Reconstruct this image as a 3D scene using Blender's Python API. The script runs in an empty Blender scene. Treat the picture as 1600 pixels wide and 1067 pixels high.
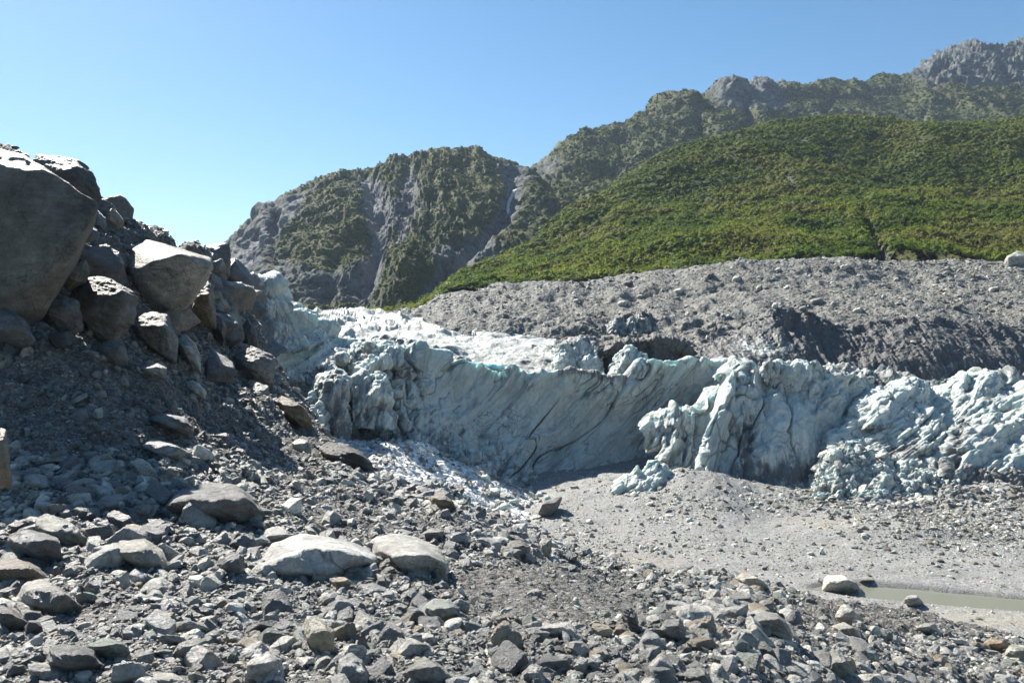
import bpy, bmesh, math, random, time
import numpy as np
from mathutils import Vector, noise as mn

T0 = time.time()
random.seed(7)
rng = np.random.default_rng(7)
SC = bpy.context.scene
COL = SC.collection
FPX, CZ, HY = 1244.4, 16.0, 533.5          # focal length in photo pixels, eye height above the river bed, horizon row


def W(px, py, d):
    """photo pixel + distance -> world point"""
    return np.stack([(np.asarray(px, float) - 800) / FPX * d, np.asarray(d, float) + 0 * np.asarray(px, float),
                     CZ + (HY - np.asarray(py, float)) / FPX * d], -1)


def tag(o, label=None, cat=None, group=None, kind=None):
    for k, v in (('label', label), ('category', cat), ('group', group), ('kind', kind)):
        if v:
            o[k] = v
    return o


# ------------------------------------------------------------------ noise
def fbm(p, scale=(1, 1, 1), oct=5, H=0.9, seed=0.0):
    sx, sy, sz = scale
    q = (p.reshape(-1, 3) * np.array([sx, sy, sz]) + seed * 17.31).tolist()
    f = mn.fractal
    return np.array([f(c, H, 2.03, oct) for c in q]).reshape(p.shape[:-1])


def ridged(p, scale=(1, 1, 1), oct=5, H=0.9, seed=0.0):
    sx, sy, sz = scale
    q = (p.reshape(-1, 3) * np.array([sx, sy, sz]) + seed * 13.7).tolist()
    f = mn.ridged_multi_fractal
    return np.array([f(c, H, 2.03, oct, 1.0, 2.0) for c in q]).reshape(p.shape[:-1]) - 1.0


def cellv(p, scale=(1, 1, 1), seed=0.0):
    """distance to the second minus the first Voronoi feature: zero on cell borders"""
    q = (p.reshape(-1, 3) * np.array(scale) + seed * 7.7).tolist()
    f = mn.voronoi
    out = []
    for c in q:
        d = f(c)[0]
        out.append(d[1] - d[0])
    return np.array(out).reshape(p.shape[:-1])


def shear(P, k):
    Q = P.copy()
    Q[..., 0] = P[..., 0] - k * (P[..., 2] - 8)
    return Q


def scoop(p, scale=(1, 1, 1), seed=0.0, warp=0.6):
    """scalloped hollows with sharp rims (distance to the nearest Voronoi point)"""
    q = p * np.array(scale) + seed * 5.3
    q = q + np.stack([fbm(q, (.9, .9, .9), 3, 0.8, seed + w_) for w_ in (1, 2, 3)], -1) * warp
    f = mn.voronoi
    return np.array([f(c)[0][0] for c in q.reshape(-1, 3).tolist()]).reshape(p.shape[:-1]) - 0.5


def sstep(a, b, x):
    t = np.clip((x - a) / (b - a), 0, 1)
    return t * t * (3 - 2 * t)


def gauss(px, py, cx, cy, sx, sy):
    return np.exp(-((px - cx) / sx) ** 2 - ((py - cy) / sy) ** 2)


# ------------------------------------------------------------------ interpolation / grids
def pchip(x, y, xn):
    """monotone cubic along axis 0"""
    x = np.asarray(x, float)
    y = np.asarray(y, float)
    h = np.diff(x)
    sh = (-1,) + (1,) * (y.ndim - 1)
    hh = h.reshape(sh)
    dl = np.diff(y, axis=0) / hh
    m = np.zeros_like(y)
    m[0], m[-1] = dl[0], dl[-1]
    if len(x) > 2:
        a, b = dl[:-1], dl[1:]
        w1, w2 = 2 * hh[1:] + hh[:-1], hh[1:] + 2 * hh[:-1]
        with np.errstate(divide='ignore', invalid='ignore'):
            mm = (w1 + w2) / (w1 / a + w2 / b)
        m[1:-1] = np.where(a * b > 0, mm, 0)
    i = np.clip(np.searchsorted(x, xn, side='right') - 1, 0, len(x) - 2)
    t = ((xn - x[i]) / h[i]).reshape(sh)
    hi = h[i].reshape(sh)
    return ((2 * t ** 3 - 3 * t ** 2 + 1) * y[i] + (t ** 3 - 2 * t ** 2 + t) * hi * m[i]
            + (-2 * t ** 3 + 3 * t ** 2) * y[i + 1] + (t ** 3 - t ** 2) * hi * m[i + 1])


def normals(P, ref=None):
    du = np.gradient(P, axis=0)
    dv = np.gradient(P, axis=1)
    n = np.cross(du, dv)
    n /= np.linalg.norm(n, axis=-1, keepdims=True) + 1e-9
    cam = np.array([0, 0, CZ + 8.0])
    if np.mean(np.sum(n * (cam - P), -1)) < 0:
        n = -n
    return n


def make_mesh(name, verts, faces4=None, faces3=None, smooth=True, attrs=None):
    me = bpy.data.meshes.new(name)
    verts = np.ascontiguousarray(verts, dtype=np.float32).reshape(-1, 3)
    me.vertices.add(len(verts))
    me.vertices.foreach_set('co', verts.ravel())
    n4 = 0 if faces4 is None else len(faces4)
    n3 = 0 if faces3 is None else len(faces3)
    li = np.concatenate([np.asarray(f, np.int32).ravel() for f in (faces4, faces3) if f is not None])
    me.loops.add(len(li))
    me.loops.foreach_set('vertex_index', li)
    me.polygons.add(n4 + n3)
    st = np.concatenate([np.arange(n4) * 4, n4 * 4 + np.arange(n3) * 3]).astype(np.int32)
    me.polygons.foreach_set('loop_start', st)
    if smooth:
        me.polygons.foreach_set('use_smooth', np.ones(n4 + n3, bool))
    else:
        me.polygons.foreach_set('use_smooth', np.zeros(n4 + n3, bool))
    for k, v in (attrs or {}).items():
        v = np.asarray(v, np.float32)
        if v.ndim == 1:
            a = me.attributes.new(k, 'FLOAT', 'POINT')
            a.data.foreach_set('value', v)
        else:
            c = np.ones((len(v), 4), np.float32)
            c[:, :3] = v
            a = me.attributes.new(k, 'FLOAT_COLOR', 'POINT')
            a.data.foreach_set('color', c.ravel())
    me.update(calc_edges=True)
    return me


def link(name, me, mat, parent=None):
    o = bpy.data.objects.new(name, me)
    COL.objects.link(o)
    if mat is not None:
        me.materials.append(mat)
    if parent is not None:
        o.parent = parent
    return o


def grid_faces(nu, nv):
    i = np.arange(nu - 1)[:, None] * nv + np.arange(nv - 1)[None, :]
    return np.stack([i, i + nv, i + nv + 1, i + 1], -1).reshape(-1, 4)


def grid_obj(name, P, mat, parent=None, attrs=None):
    nu, nv = P.shape[:2]
    at = {k: (v.reshape(-1) if v.ndim == 2 else v.reshape(-1, 3)) for k, v in (attrs or {}).items()}
    return link(name, make_mesh(name, P, faces4=grid_faces(nu, nv), attrs=at), mat, parent)


def net(cols, nu, nv, back_share=0.12):
    """cols: [(px, [(py, d), ...])] -> pixel grids PX, PY and world grid P (nu, nv, 3)"""
    xs = np.array([c[0] for c in cols], float)
    A = np.array([[(q[0], math.log(q[1])) for q in c[1]] for c in cols])          # C,R,2
    R = A.shape[1]
    seg = np.abs(np.diff(A[:, :, 0], axis=1)).mean(0) + 4
    seg[-1] = min(seg[-1], seg.sum() * back_share)
    vs = np.concatenate([[0], np.cumsum(seg)])
    un = np.linspace(xs[0], xs[-1], nu)
    vn = np.linspace(0, vs[-1], nv)
    B = pchip(xs, A, un)                                                          # nu,R,2
    Cc = pchip(vs, np.swapaxes(B, 0, 1), vn)                                      # nv,nu,2
    PY = Cc[..., 0].T
    D = np.exp(Cc[..., 1].T)
    PX = np.repeat(un[:, None], nv, 1)
    return PX, PY, W(PX, PY, D)


# ------------------------------------------------------------------ materials
class NT:
    def __init__(s, name):
        s.m = bpy.data.materials.new(name)
        s.m.use_nodes = True
        s.t = s.m.node_tree
        s.n = s.t.nodes
        s.b = s.n['Principled BSDF']
        s.pos = s.n.new('ShaderNodeNewGeometry').outputs['Position']

    def set(s, sock, v):
        if isinstance(v, bpy.types.NodeSocket):
            s.t.links.new(v, sock)
        elif isinstance(v, (tuple, list)) and len(v) == 3 and sock.type == 'RGBA':
            sock.default_value = (*v, 1)
        else:
            sock.default_value = v

    def attr(s, name, out='Color'):
        a = s.n.new('ShaderNodeAttribute')
        a.attribute_name = name
        return a.outputs[out]

    def map(s, scale=(1, 1, 1), rot=(0, 0, 0), src=None):
        a = s.n.new('ShaderNodeMapping')
        s.set(a.inputs['Vector'], src or s.pos)
        a.inputs['Scale'].default_value = scale
        a.inputs['Rotation'].default_value = rot
        return a.outputs[0]

    def noise(s, scale, detail=5, rough=0.6, vec=None, dist=0.0, out='Fac'):
        a = s.n.new('ShaderNodeTexNoise')
        s.set(a.inputs['Vector'], vec or s.pos)
        a.inputs['Scale'].default_value = scale
        a.inputs['Detail'].default_value = detail
        a.inputs['Roughness'].default_value = rough
        a.inputs['Distortion'].default_value = dist
        return a.outputs[out]

    def voro(s, scale, vec=None, feature='F1', out='Distance'):
        a = s.n.new('ShaderNodeTexVoronoi')
        a.feature = feature
        s.set(a.inputs['Vector'], vec or s.pos)
        a.inputs['Scale'].default_value = scale
        return a.outputs[out]

    def ramp(s, fac, stops):
        a = s.n.new('ShaderNodeValToRGB')
        s.set(a.inputs[0], fac)
        e = a.color_ramp.elements
        for i, (p, c) in enumerate(stops):
            el = e[i] if i < 2 else e.new(p)
            el.position = p
            c = (c, c, c) if isinstance(c, (int, float)) else c
            el.color = (*c, 1)
        return a.outputs[0]

    def mix(s, fac, a, b, mode='MIX'):
        x = s.n.new('ShaderNodeMix')
        x.data_type = 'RGBA'
        x.blend_type = mode
        s.set(x.inputs[0], fac)
        s.set(x.inputs[6], a)
        s.set(x.inputs[7], b)
        return x.outputs[2]

    def math(s, op, a, b=0.0, c=None, clamp=False):
        x = s.n.new('ShaderNodeMath')
        x.operation = op
        x.use_clamp = clamp
        s.set(x.inputs[0], a)
        s.set(x.inputs[1], b)
        if c is not None:
            s.set(x.inputs[2], c)
        return x.outputs[0]

    def bump(s, h, strength, dist, normal=None):
        x = s.n.new('ShaderNodeBump')
        x.inputs['Strength'].default_value = strength
        x.inputs['Distance'].default_value = dist
        s.set(x.inputs['Height'], h)
        if normal:
            s.set(x.inputs['Normal'], normal)
        return x.outputs[0]

    def done(s, color, rough=0.8, normal=None, spec=0.3):
        s.set(s.b.inputs['Base Color'], color)
        s.set(s.b.inputs['Roughness'], rough)
        s.b.inputs['Specular IOR Level'].default_value = spec
        if normal:
            s.set(s.b.inputs['Normal'], normal)
        return s.m


def m_rock(name, k=1.0, rough=0.40, spec=0.8):
    t = NT(name)
    c = t.attr('Col')
    lay = t.map((1.6 / k, 1.6 / k, 9 / k), (0.5, 0.35, 0.2))
    n1 = t.noise(1.4 / k, 6, 0.65)
    n2 = t.noise(1.0, 6, 0.7, vec=lay, dist=0.6)
    n3 = t.noise(22 / k, 4, 0.7)
    v = t.mix(1.0, c, t.ramp(n1, [(0.3, 0.5), (0.7, 1.5)]), 'MULTIPLY')
    v = t.mix(0.5, v, t.ramp(n2, [(0.32, 0.55), (0.5, 1.0), (0.68, 1.4)]), 'MULTIPLY')
    n4 = t.noise(5.0 / k, 7, 0.75)
    v = t.mix(0.8, v, t.ramp(n4, [(0.3, 0.5), (0.55, 1.0), (0.72, 1.45)]), 'MULTIPLY')
    jt = t.math('ABSOLUTE', t.math('SUBTRACT', t.noise(0.75 / k, 4, 0.6, dist=0.8), 0.5))
    v = t.mix(t.math('MULTIPLY', t.ramp(jt, [(0.0, 1.0), (0.008, 0.0)]), 0.7), v, (0.04, 0.04, 0.04))
    v = t.mix(0.6, v, t.ramp(n3, [(0.3, 0.6), (0.7, 1.4)]), 'MULTIPLY')
    rust = t.ramp(t.noise(0.5 / k, 4, 0.6), [(0.6, 0.0), (0.72, 1.0)])
    v = t.mix(t.math('MULTIPLY', rust, 0.3), v, (0.17, 0.12, 0.075))
    v = t.mix(1.0, v, (1.28, 1.24, 1.12), 'MULTIPLY')
    nb = t.bump(n2, 0.45, 0.12 * k)
    nb = t.bump(n4, 0.9, 0.20 * k, nb)
    nb = t.bump(n3, 0.5, 0.04 * k, nb)
    return t.done(v, t.math('MULTIPLY_ADD', n3, 0.3, rough - 0.12), nb, spec)


def m_gravel(name, k=1.0, base=(0.21, 0.212, 0.215), tint=(0.23, 0.205, 0.165), bumpk=1.0, brown=0.35, cc=0.75):
    t = NT(name)
    v1 = t.voro(5.0 / k)
    c1 = t.voro(5.0 / k, out='Color')
    c2 = t.voro(16.0 / k, out='Color')
    v2 = t.voro(16.0 / k)
    n1 = t.noise(0.25 / k, 6, 0.65)
    n2 = t.noise(2.2 / k, 6, 0.7)
    col = t.mix(t.math('MULTIPLY', t.ramp(n1, [(0.42, 0.0), (0.62, 1.0)]), brown), base, tint)
    bw = t.n.new('ShaderNodeRGBToBW'); t.set(bw.inputs[0], c1)
    bw2 = t.n.new('ShaderNodeRGBToBW'); t.set(bw2.inputs[0], c2)
    col = t.mix(cc, col, t.ramp(bw.outputs[0], [(0.15, 0.5), (0.55, 1.0), (0.85, 1.6)]), 'MULTIPLY')
    col = t.mix(cc, col, t.ramp(bw2.outputs[0], [(0.15, 0.55), (0.55, 1.0), (0.85, 1.5)]), 'MULTIPLY')
    col = t.mix(0.8, col, t.ramp(n2, [(0.3, 0.6), (0.7, 1.3)]), 'MULTIPLY')
    if name == 'riverbed_gravel':
        col = t.mix(t.math('MULTIPLY', t.attr('silt', 'Fac'), 0.6), col, (0.30, 0.27, 0.215))
        col = t.mix(t.math('MULTIPLY', t.attr('wet', 'Fac'), 0.65), col, (0.13, 0.128, 0.12))
    h = t.math('ADD', t.math('MULTIPLY', v1, -1.0), t.math('MULTIPLY', v2, -0.4))
    nb = t.bump(n2, 0.6, 0.3 * k * bumpk)
    nb = t.bump(h, 0.8, 0.12 * k * bumpk, nb)
    return t.done(col, 0.8, nb, 0.3)


def m_ice(name, dirtk=1.0, sss=0.35, tone=1.0, gk=1.0):
    t = NT(name)
    dirt = t.attr('dirt', 'Fac')
    crack = t.attr('crack', 'Fac')
    rim = t.attr('rim', 'Fac')
    sx = t.n.new('ShaderNodeSeparateXYZ')
    t.set(sx.inputs[0], t.pos)
    cx = t.n.new('ShaderNodeCombineXYZ')                  # band coordinate of the flowing ice, depth, height
    t.set(cx.inputs[0], t.attr('band', 'Fac'))
    t.set(cx.inputs[1], sx.outputs[1])
    t.set(cx.inputs[2], sx.outputs[2])
    bnd = cx.outputs[0]
    big = t.noise(0.12, 5, 0.6)
    mid = t.noise(0.9, 7, 0.68)
    fine = t.noise(5.0, 5, 0.7)
    pale = t.mix(big, (0.53, 0.55, 0.495), (0.78, 0.78, 0.72))
    col = t.mix(t.ramp(mid, [(0.35, 0.0), (0.7, 0.6)]), pale, (0.38, 0.485, 0.455))
    col = t.mix(1.0, col, (tone, tone, tone), 'MULTIPLY')
    col = t.mix(t.math('MULTIPLY', rim, 0.5), col, (0.60, 0.73, 0.695))
    s1 = t.noise(1.0, 7, 0.7, vec=t.map((0.28, 0.12, 0.035), src=bnd), dist=0.6)
    s3 = t.noise(1.0, 7, 0.72, vec=t.map((0.9, 0.3, 0.07), src=bnd), dist=0.5)
    s2 = t.noise(1.0, 7, 0.75, vec=t.map((2.3, 0.5, 0.17)), dist=0.4)
    patch = t.ramp(t.noise(0.10, 4, 0.6), [(0.40, 0.45), (0.56, 1.0)])
    d1 = t.ramp(s1, [(0.52, 0.0), (0.68, 1.0)])
    d3 = t.ramp(s3, [(0.54, 0.0), (0.64, 1.0)])
    d2 = t.ramp(s2, [(0.54, 0.0), (0.68, 1.0)])
    dd = t.math('MAXIMUM', t.math('MULTIPLY', d1, 0.62), t.math('MAXIMUM', t.math('MULTIPLY', d2, 0.45), t.math('MULTIPLY', d3, 0.45)))
    dd = t.math('MULTIPLY', t.math('MULTIPLY', dd, patch), 1.35 * dirtk, clamp=True)
    # thin dark fractures that follow the bands
    l1 = t.math('ABSOLUTE', t.math('SUBTRACT', t.noise(1.0, 4, 0.65, vec=t.map((0.17, 0.12, 0.035), src=bnd), dist=0.8), 0.5))
    l2 = t.math('ABSOLUTE', t.math('SUBTRACT', t.noise(0.22, 4, 0.6, dist=1.2), 0.47))
    ln = t.math('MAXIMUM', t.ramp(l1, [(0.0, 1.0), (0.012, 0.0)]), t.math('MULTIPLY', t.ramp(l2, [(0.0, 1.0), (0.010, 0.0)]), 0.8))
    ln = t.math('MULTIPLY', ln, t.ramp(t.noise(0.13, 3, 0.6, vec=t.map((1, 1, 1), src=bnd)), [(0.42, 0.1), (0.6, 1.0)]))
    ln = t.math('MAXIMUM', t.math('MULTIPLY', ln, 0.8 * dirtk), t.math('MULTIPLY', crack, 0.85))
    col = t.mix(dd, col, (0.115, 0.125, 0.122))
    col = t.mix(ln, col, (0.055, 0.065, 0.07))
    dn = t.math('MULTIPLY_ADD', t.math('SUBTRACT', t.math('MULTIPLY_ADD', s2, 0.6, t.math('MULTIPLY', mid, 0.4)), 0.5), 2.2, dirt)
    dm = t.ramp(dn, [(0.35, 0.0), (0.62, 1.0)])
    grime = t.mix(t.math('MULTIPLY_ADD', fine, 0.5, t.math('MULTIPLY', s2, 0.5)), (0.05 * gk, 0.05 * gk, 0.05 * gk), (0.24 * gk, 0.235 * gk, 0.23 * gk))
    dm2 = t.math('MULTIPLY', dm, t.math('MINIMUM', t.math('MULTIPLY', dirt, 3.0), 0.94))
    col = t.mix(dm2, col, grime)
    nb = t.bump(s1, 0.3, 0.7)
    nb = t.bump(s3, 0.2, 0.3, nb)
    nb = t.bump(s2, 0.35, 0.3, nb)
    nb = t.bump(mid, 0.7, 0.55, nb)
    nb = t.bump(fine, 0.85, 0.16, nb)
    t.set(t.b.inputs['Subsurface Weight'], t.math('MULTIPLY', t.math('SUBTRACT', 1.0, dm), t.math('MULTIPLY_ADD', rim, 0.4, sss)))
    t.b.inputs['Subsurface Radius'].default_value = (0.4, 0.8, 0.9)
    t.b.inputs['Subsurface Scale'].default_value = 0.9
    return t.done(col, 0.48, nb, 0.35)


def m_mount(name, k=1.0, rock=(0.115, 0.128, 0.123), veg=(0.060, 0.075, 0.022), veg2=(0.105, 0.112, 0.036)):
    t = NT(name)
    vg = t.attr('veg', 'Fac')
    sn = t.attr('snow', 'Fac')
    sc = t.attr('scree', 'Fac')
    n1 = t.noise(0.03 / k, 6, 0.65)
    n2 = t.noise(0.16 / k, 7, 0.7)
    n3 = t.noise(0.7 / k, 5, 0.7)
    st = t.noise(1.0, 6, 0.7, vec=t.map((0.05 / k, 0.05 / k, 0.16 / k), (0.5, 0.6, 0.3)), dist=0.7)
    rc = t.mix(1.0, rock, t.ramp(n2, [(0.3, 0.45), (0.7, 1.7)]), 'MULTIPLY')
    rc = t.mix(0.9, rc, t.ramp(st, [(0.35, 0.5), (0.65, 1.5)]), 'MULTIPLY')
    scm = t.ramp(t.math('ADD', sc, t.math('MULTIPLY', t.math('SUBTRACT', n2, 0.5), 1.2)), [(0.4, 0.0), (0.6, 1.0)])
    rc = t.mix(t.math('MULTIPLY', scm, 0.85), rc, t.mix(1.0, (0.22, 0.222, 0.225), t.ramp(n3, [(0.3, 0.6), (0.7, 1.4)]), 'MULTIPLY'))
    vc = t.mix(t.ramp(n1, [(0.4, 0.0), (0.6, 1.0)]), veg, veg2)
    vc = t.mix(0.9, vc, t.ramp(n3, [(0.3, 0.45), (0.7, 1.5)]), 'MULTIPLY')
    m = t.math('ADD', vg, t.math('MULTIPLY', t.math('SUBTRACT', t.math('MULTIPLY_ADD', n2, 0.6, t.math('MULTIPLY', n3, 0.4)), 0.5), 2.4))
    m = t.ramp(m, [(0.42, 0.0), (0.58, 1.0)])
    col = t.mix(m, rc, vc)
    snm = t.ramp(t.math('ADD', sn, t.math('MULTIPLY', t.math('SUBTRACT', n3, 0.5), 1.2)), [(0.48, 0.0), (0.55, 1.0)])
    col = t.mix(t.math('MULTIPLY', snm, t.math('GREATER_THAN', sn, 0.02)), col, (0.75, 0.76, 0.78))
    nb = t.bump(st, 0.6, 5 * k)
    nb = t.bump(n2, 0.8, 4 * k, nb)
    nb = t.bump(n3, 0.8, 1.6 * k, nb)
    return t.done(col, 0.85, nb, 0.2)


def m_leaf(name):
    t = NT(name)
    c = t.attr('Col')
    n = t.noise(1.3, 4, 0.7)
    col = t.mix(0.8, c, t.ramp(n, [(0.3, 0.55), (0.7, 1.5)]), 'MULTIPLY')
    m = t.done(col, 0.65, t.bump(t.noise(2.6, 4, 0.7), 0.7, 0.5), 0.15)
    tr = t.n.new('ShaderNodeBsdfTranslucent')
    t.set(tr.inputs[0], t.mix(1.0, col, (1.0, 1.1, 0.6), 'MULTIPLY'))
    mx = t.n.new('ShaderNodeMixShader')
    mx.inputs[0].default_value = 0.5
    t.t.links.new(t.b.outputs[0], mx.inputs[1])
    t.t.links.new(tr.outputs[0], mx.inputs[2])
    t.t.links.new(mx.outputs[0], t.n['Material Output'].inputs['Surface'])
    return m


def m_water(name):
    t = NT(name)
    n = t.noise(1.0, 4, 0.6, vec=t.map((1.2, 4.5, 1)))
    return t.done((0.19, 0.195, 0.155), 0.04, t.bump(n, 0.2, 0.05), 0.5)


M_ROCK = m_rock('schist_rock')
M_ROCKBIG = m_rock('boulder_rock', 1.8, 0.5, 0.5)
M_STONE = m_rock('moraine_stone', 3.0, 0.6, 0.4)
M_MOR = m_gravel('moraine_gravel', 0.6, (0.145, 0.141, 0.130), (0.155, 0.138, 0.112), 1.0)
M_BED = m_gravel('riverbed_gravel', 0.5, (0.265, 0.267, 0.258), (0.24, 0.23, 0.205), 0.6, 0.6, 0.55)
M_LAT = m_gravel('lateral_gravel', 2.6, (0.185, 0.184, 0.168), (0.205, 0.188, 0.148), 0.7)
M_FAN = m_gravel('dirty_snow', 2.2, (0.80, 0.80, 0.775), (0.50, 0.49, 0.465), 0.7, 0.8, 0.6)
M_ICE = m_ice('glacier_ice')
M_DIRTY = m_ice('debris_ice', 1.1, 0.1, 0.8, 0.6)
M_MT = m_mount('mountain_rock')
M_HILL = m_mount('hill_soil', 0.6, (0.13, 0.12, 0.10), (0.055, 0.072, 0.018), (0.08, 0.092, 0.026))
M_LEAF = m_leaf('scrub_leaves')
M_WATER = m_water('stream_water')

#--TERRAIN--
# ------------------------------------------------------------------ moraine we stand on + scree slope on the left
colsA = [
    (-420, [(1250, 6), (1067, 8.5), (950, 11), (850, 14), (760, 17), (680, 19.3), (560, 21.8), (420, 25.8), (235, 32), (400, 60)]),
    (-150, [(1250, 5.6), (1067, 8), (950, 10.5), (850, 14), (760, 17), (680, 19.3), (560, 22), (415, 26), (235, 32.3), (400, 60)]),
    (0, [(1250, 5.5), (1067, 8), (950, 10.5), (850, 14), (760, 17), (680, 19.5), (560, 22.2), (420, 26.2), (238, 32.5), (400, 60)]),
    (100, [(1250, 5.5), (1067, 8), (950, 10.5), (850, 14), (760, 17.2), (680, 20), (565, 22.9), (440, 26.8), (300, 32), (420, 60)]),
    (180, [(1250, 5.5), (1067, 8), (950, 10.5), (850, 14), (760, 17.5), (680, 20.8), (575, 24.2), (470, 28.4), (362, 34), (480, 60)]),
    (260, [(1250, 5.5), (1067, 8), (950, 10.6), (850, 14.2), (760, 18.2), (685, 22.5), (585, 27.8), (485, 34), (374, 41), (500, 64)]),
    (320, [(1250, 5.5), (1067, 8.1), (955, 10.8), (850, 14.5), (765, 19), (692, 24), (600, 32), (510, 41), (398, 49), (520, 70)]),
    (360, [(1250, 5.5), (1067, 8.1), (955, 10.8), (852, 14.8), (768, 19.2), (698, 25.3), (610, 35.5), (530, 48), (445, 59), (540, 80)]),
    (400, [(1250, 5.5), (1067, 8.2), (960, 11), (855, 15), (772, 19.5), (706, 26), (622, 37), (565, 47), (515, 58), (600, 80)]),
    (450, [(1250, 5.5), (1067, 8.2), (960, 11), (860, 15.2), (780, 20), (722, 27), (662, 36), (630, 42), (606, 50), (690, 75)]),
    (500, [(1250, 5.5), (1067, 8.3), (965, 11), (865, 15.4), (793, 20), (745, 27), (704, 33), (684, 38), (670, 44), (750, 70)]),
    (560, [(1250, 5.5), (1067, 8.4), (970, 11.1), (872, 15.4), (806, 20), (774, 24.5), (750, 29), (737, 34), (729, 40), (800, 65)]),
    (620, [(1250, 5.5), (1067, 8.5), (975, 11.1), (882, 15.4), (818, 20), (792, 23.5), (777, 27), (769, 31), (765, 36), (845, 60)]),
    (690, [(1250, 5.6), (1067, 8.6), (980, 11.1), (895, 15.3), (832, 19.5), (806, 22), (791, 24.5), (781, 27), (776, 31), (865, 55)]),
    (760, [(1250, 5.7), (1067, 8.8), (985, 11.2), (915, 14.8), (862, 18.5), (841, 21), (826, 23.5), (816, 26), (811, 29), (885, 55)]),
    (850, [(1250, 5.8), (1067, 9), (990, 11.3), (940, 14), (898, 17.5), (876, 20.5), (861, 23), (851, 26), (847, 29), (910, 52)]),
    (950, [(1250, 5.9), (1067, 9.2), (1000, 11.4), (960, 14), (922, 18), (902, 21.5), (889, 25), (883, 28.5), (881, 31), (930, 50)]),
    (1050, [(1250, 6.2), (1067, 9.6), (1010, 11.6), (975, 14), (942, 18), (921, 22), (907, 26), (900, 30), (897, 34), (935, 49)]),
    (1150, [(1250, 6.8), (1067, 10.6), (1020, 12.4), (985, 15), (955, 19.5), (935, 24), (921, 29), (914, 34), (911, 39), (935, 50)]),
    (1230, [(1250, 7.3), (1067, 12.3), (1020, 14.5), (988, 18), (962, 22.5), (945, 27.5), (934, 33), (928, 39), (925, 45), (942, 52)]),
    (1300, [(1250, 8.2), (1067, 14.2), (1025, 17), (995, 21.5), (970, 27), (956, 31), (949, 35), (945, 39), (943, 43), (955, 47)]),
    (1450, [(1250, 11), (1067, 19.5), (1035, 23), (1012, 28), (995, 32), (982, 36), (972, 40), (966, 43.5), (963, 45.9), (976, 48)]),
    (1600, [(1250, 15), (1067, 25.5), (1048, 28.5), (1035, 31.5), (1025, 34), (1017, 36.2), (1010, 38.8), (1006, 40.8), (1003, 42.3), (1016, 44)]),
    (1900, [(1250, 22), (1130, 29), (1110, 31), (1095, 33), (1085, 34.3), (1078, 35.4), (1072, 36.4), (1068, 37.0), (1066, 37.3), (1080, 38.2)]),
]
AX, AY, A = net(colsA, 1150, 520)
nA = normals(A)
dA = A[..., 1]
steep = 1 - sstep(0.6, 0.9, nA[..., 2])
amp = np.clip(dA / 18, 0.5, 1.8)
dispA = fbm(A, (0.5, 0.5, 0.5), 5, 0.8, 1) * 0.20 * amp + fbm(A, (2.5, 2.5, 2.5), 4, 0.8, 2) * 0.06 * amp \
    + ridged(A, (0.22, 0.22, 0.35), 4, 0.9, 5) * 0.30 * amp * sstep(560, 300, AX) * sstep(760, 640, AY)
back = sstep(0, 1, (np.arange(520) - 470) / 20.0)[None, :]
A = A + nA * (dispA * (1 - 0.3 * back))[..., None]
moraine = grid_obj('moraine', A, M_MOR)
tag(moraine, kind='structure')
nA = normals(A)

# ------------------------------------------------------------------ river bed: one sheet to the horizon
STREAM = np.array([(19.9, 52.0, .25), (21.0, 51.9, .85), (23.2, 51.4, 1.25), (26.5, 50.5, 1.25), (31, 48.9, 1.1), (38, 46.8, 1.3), (48, 44.6, 1.3), (75, 42, 1.6)])


def stream_dist(x, y):
    cy = np.interp(x, STREAM[:, 0], STREAM[:, 1])
    hw = np.interp(x, STREAM[:, 0], STREAM[:, 2]) * sstep(19.3, 21.0, x)
    return np.abs(y - cy), np.maximum(hw, 0.01)


def bed_height(x, y):
    ax = np.interp(x, [-20, -3, 1.5, 4.5, 9, 17, 23, 30, 38, 48, 70], [0, 0, 0.0, 0.6, 1.0, 1.95, 1.6, 1.0, 1.6, 2.5, 3.0])
    z = ax * sstep(62.5, 83, y)
    z = z + 0.9 * np.exp(-((x - 33) / 6) ** 2 - ((y - 66) / 3.2) ** 2) + 1.25 * np.exp(-((x - 18.5) / 4.0) ** 2 - ((y - 79) / 6) ** 2) - 0.5 * np.exp(-((x - 23) / 2.5) ** 2 - ((y - 74) / 5) ** 2)
    sd, hw = stream_dist(x, y)
    ch = (1 - sstep(hw * 0.75, hw + 0.9, sd)) * sstep(18.5, 20.5, x)
    return z - 0.42 * ch


ang = np.concatenate([np.linspace(-75, -37, 30)[:-1], np.linspace(-37, 37, 900), np.linspace(37, 75, 30)[1:]]) * math.pi / 180
rad = np.concatenate([np.linspace(4, 36, 20)[:-1], FPX * CZ / np.linspace(FPX * CZ / 36, FPX * CZ / 105, 420), np.geomspace(105, 5000, 40)[1:]])
AA, RR = np.meshgrid(ang, rad, indexing='ij')
bx, by = RR * np.tan(np.clip(AA, -1.4, 1.4)) , RR
B = np.stack([bx, by, bed_height(bx, by)], -1)
near = sstep(140, 100, RR)
sd, hw = stream_dist(bx, by)
rise = np.clip(B[..., 2] / 2.0, 0, 1)
bn = fbm(B, (0.16, 0.16, 0.2), 5, 0.8, 3) * (0.12 + 0.45 * rise) + ridged(B, (0.1, 0.1, 0.1), 4, 0.9, 8) * 0.16 * rise + ridged(B * np.array([.5, 1, 1]), (0.12, 0.25, 0.1), 4, 0.9, 9) * 0.10 + fbm(B, (1.6, 1.6, 1), 3, 0.8, 4) * 0.035
bn = bn - 0.16 * rise
B[..., 2] += bn * near * sstep(0.5, 3.0, sd) - 0.5 * sstep(120, 200, RR)
damp = sstep(1.6, 0.2, sd - hw) * sstep(18.5, 20.5, bx) * near
BPX = 800 + bx / np.maximum(by, 1) * FPX
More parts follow.
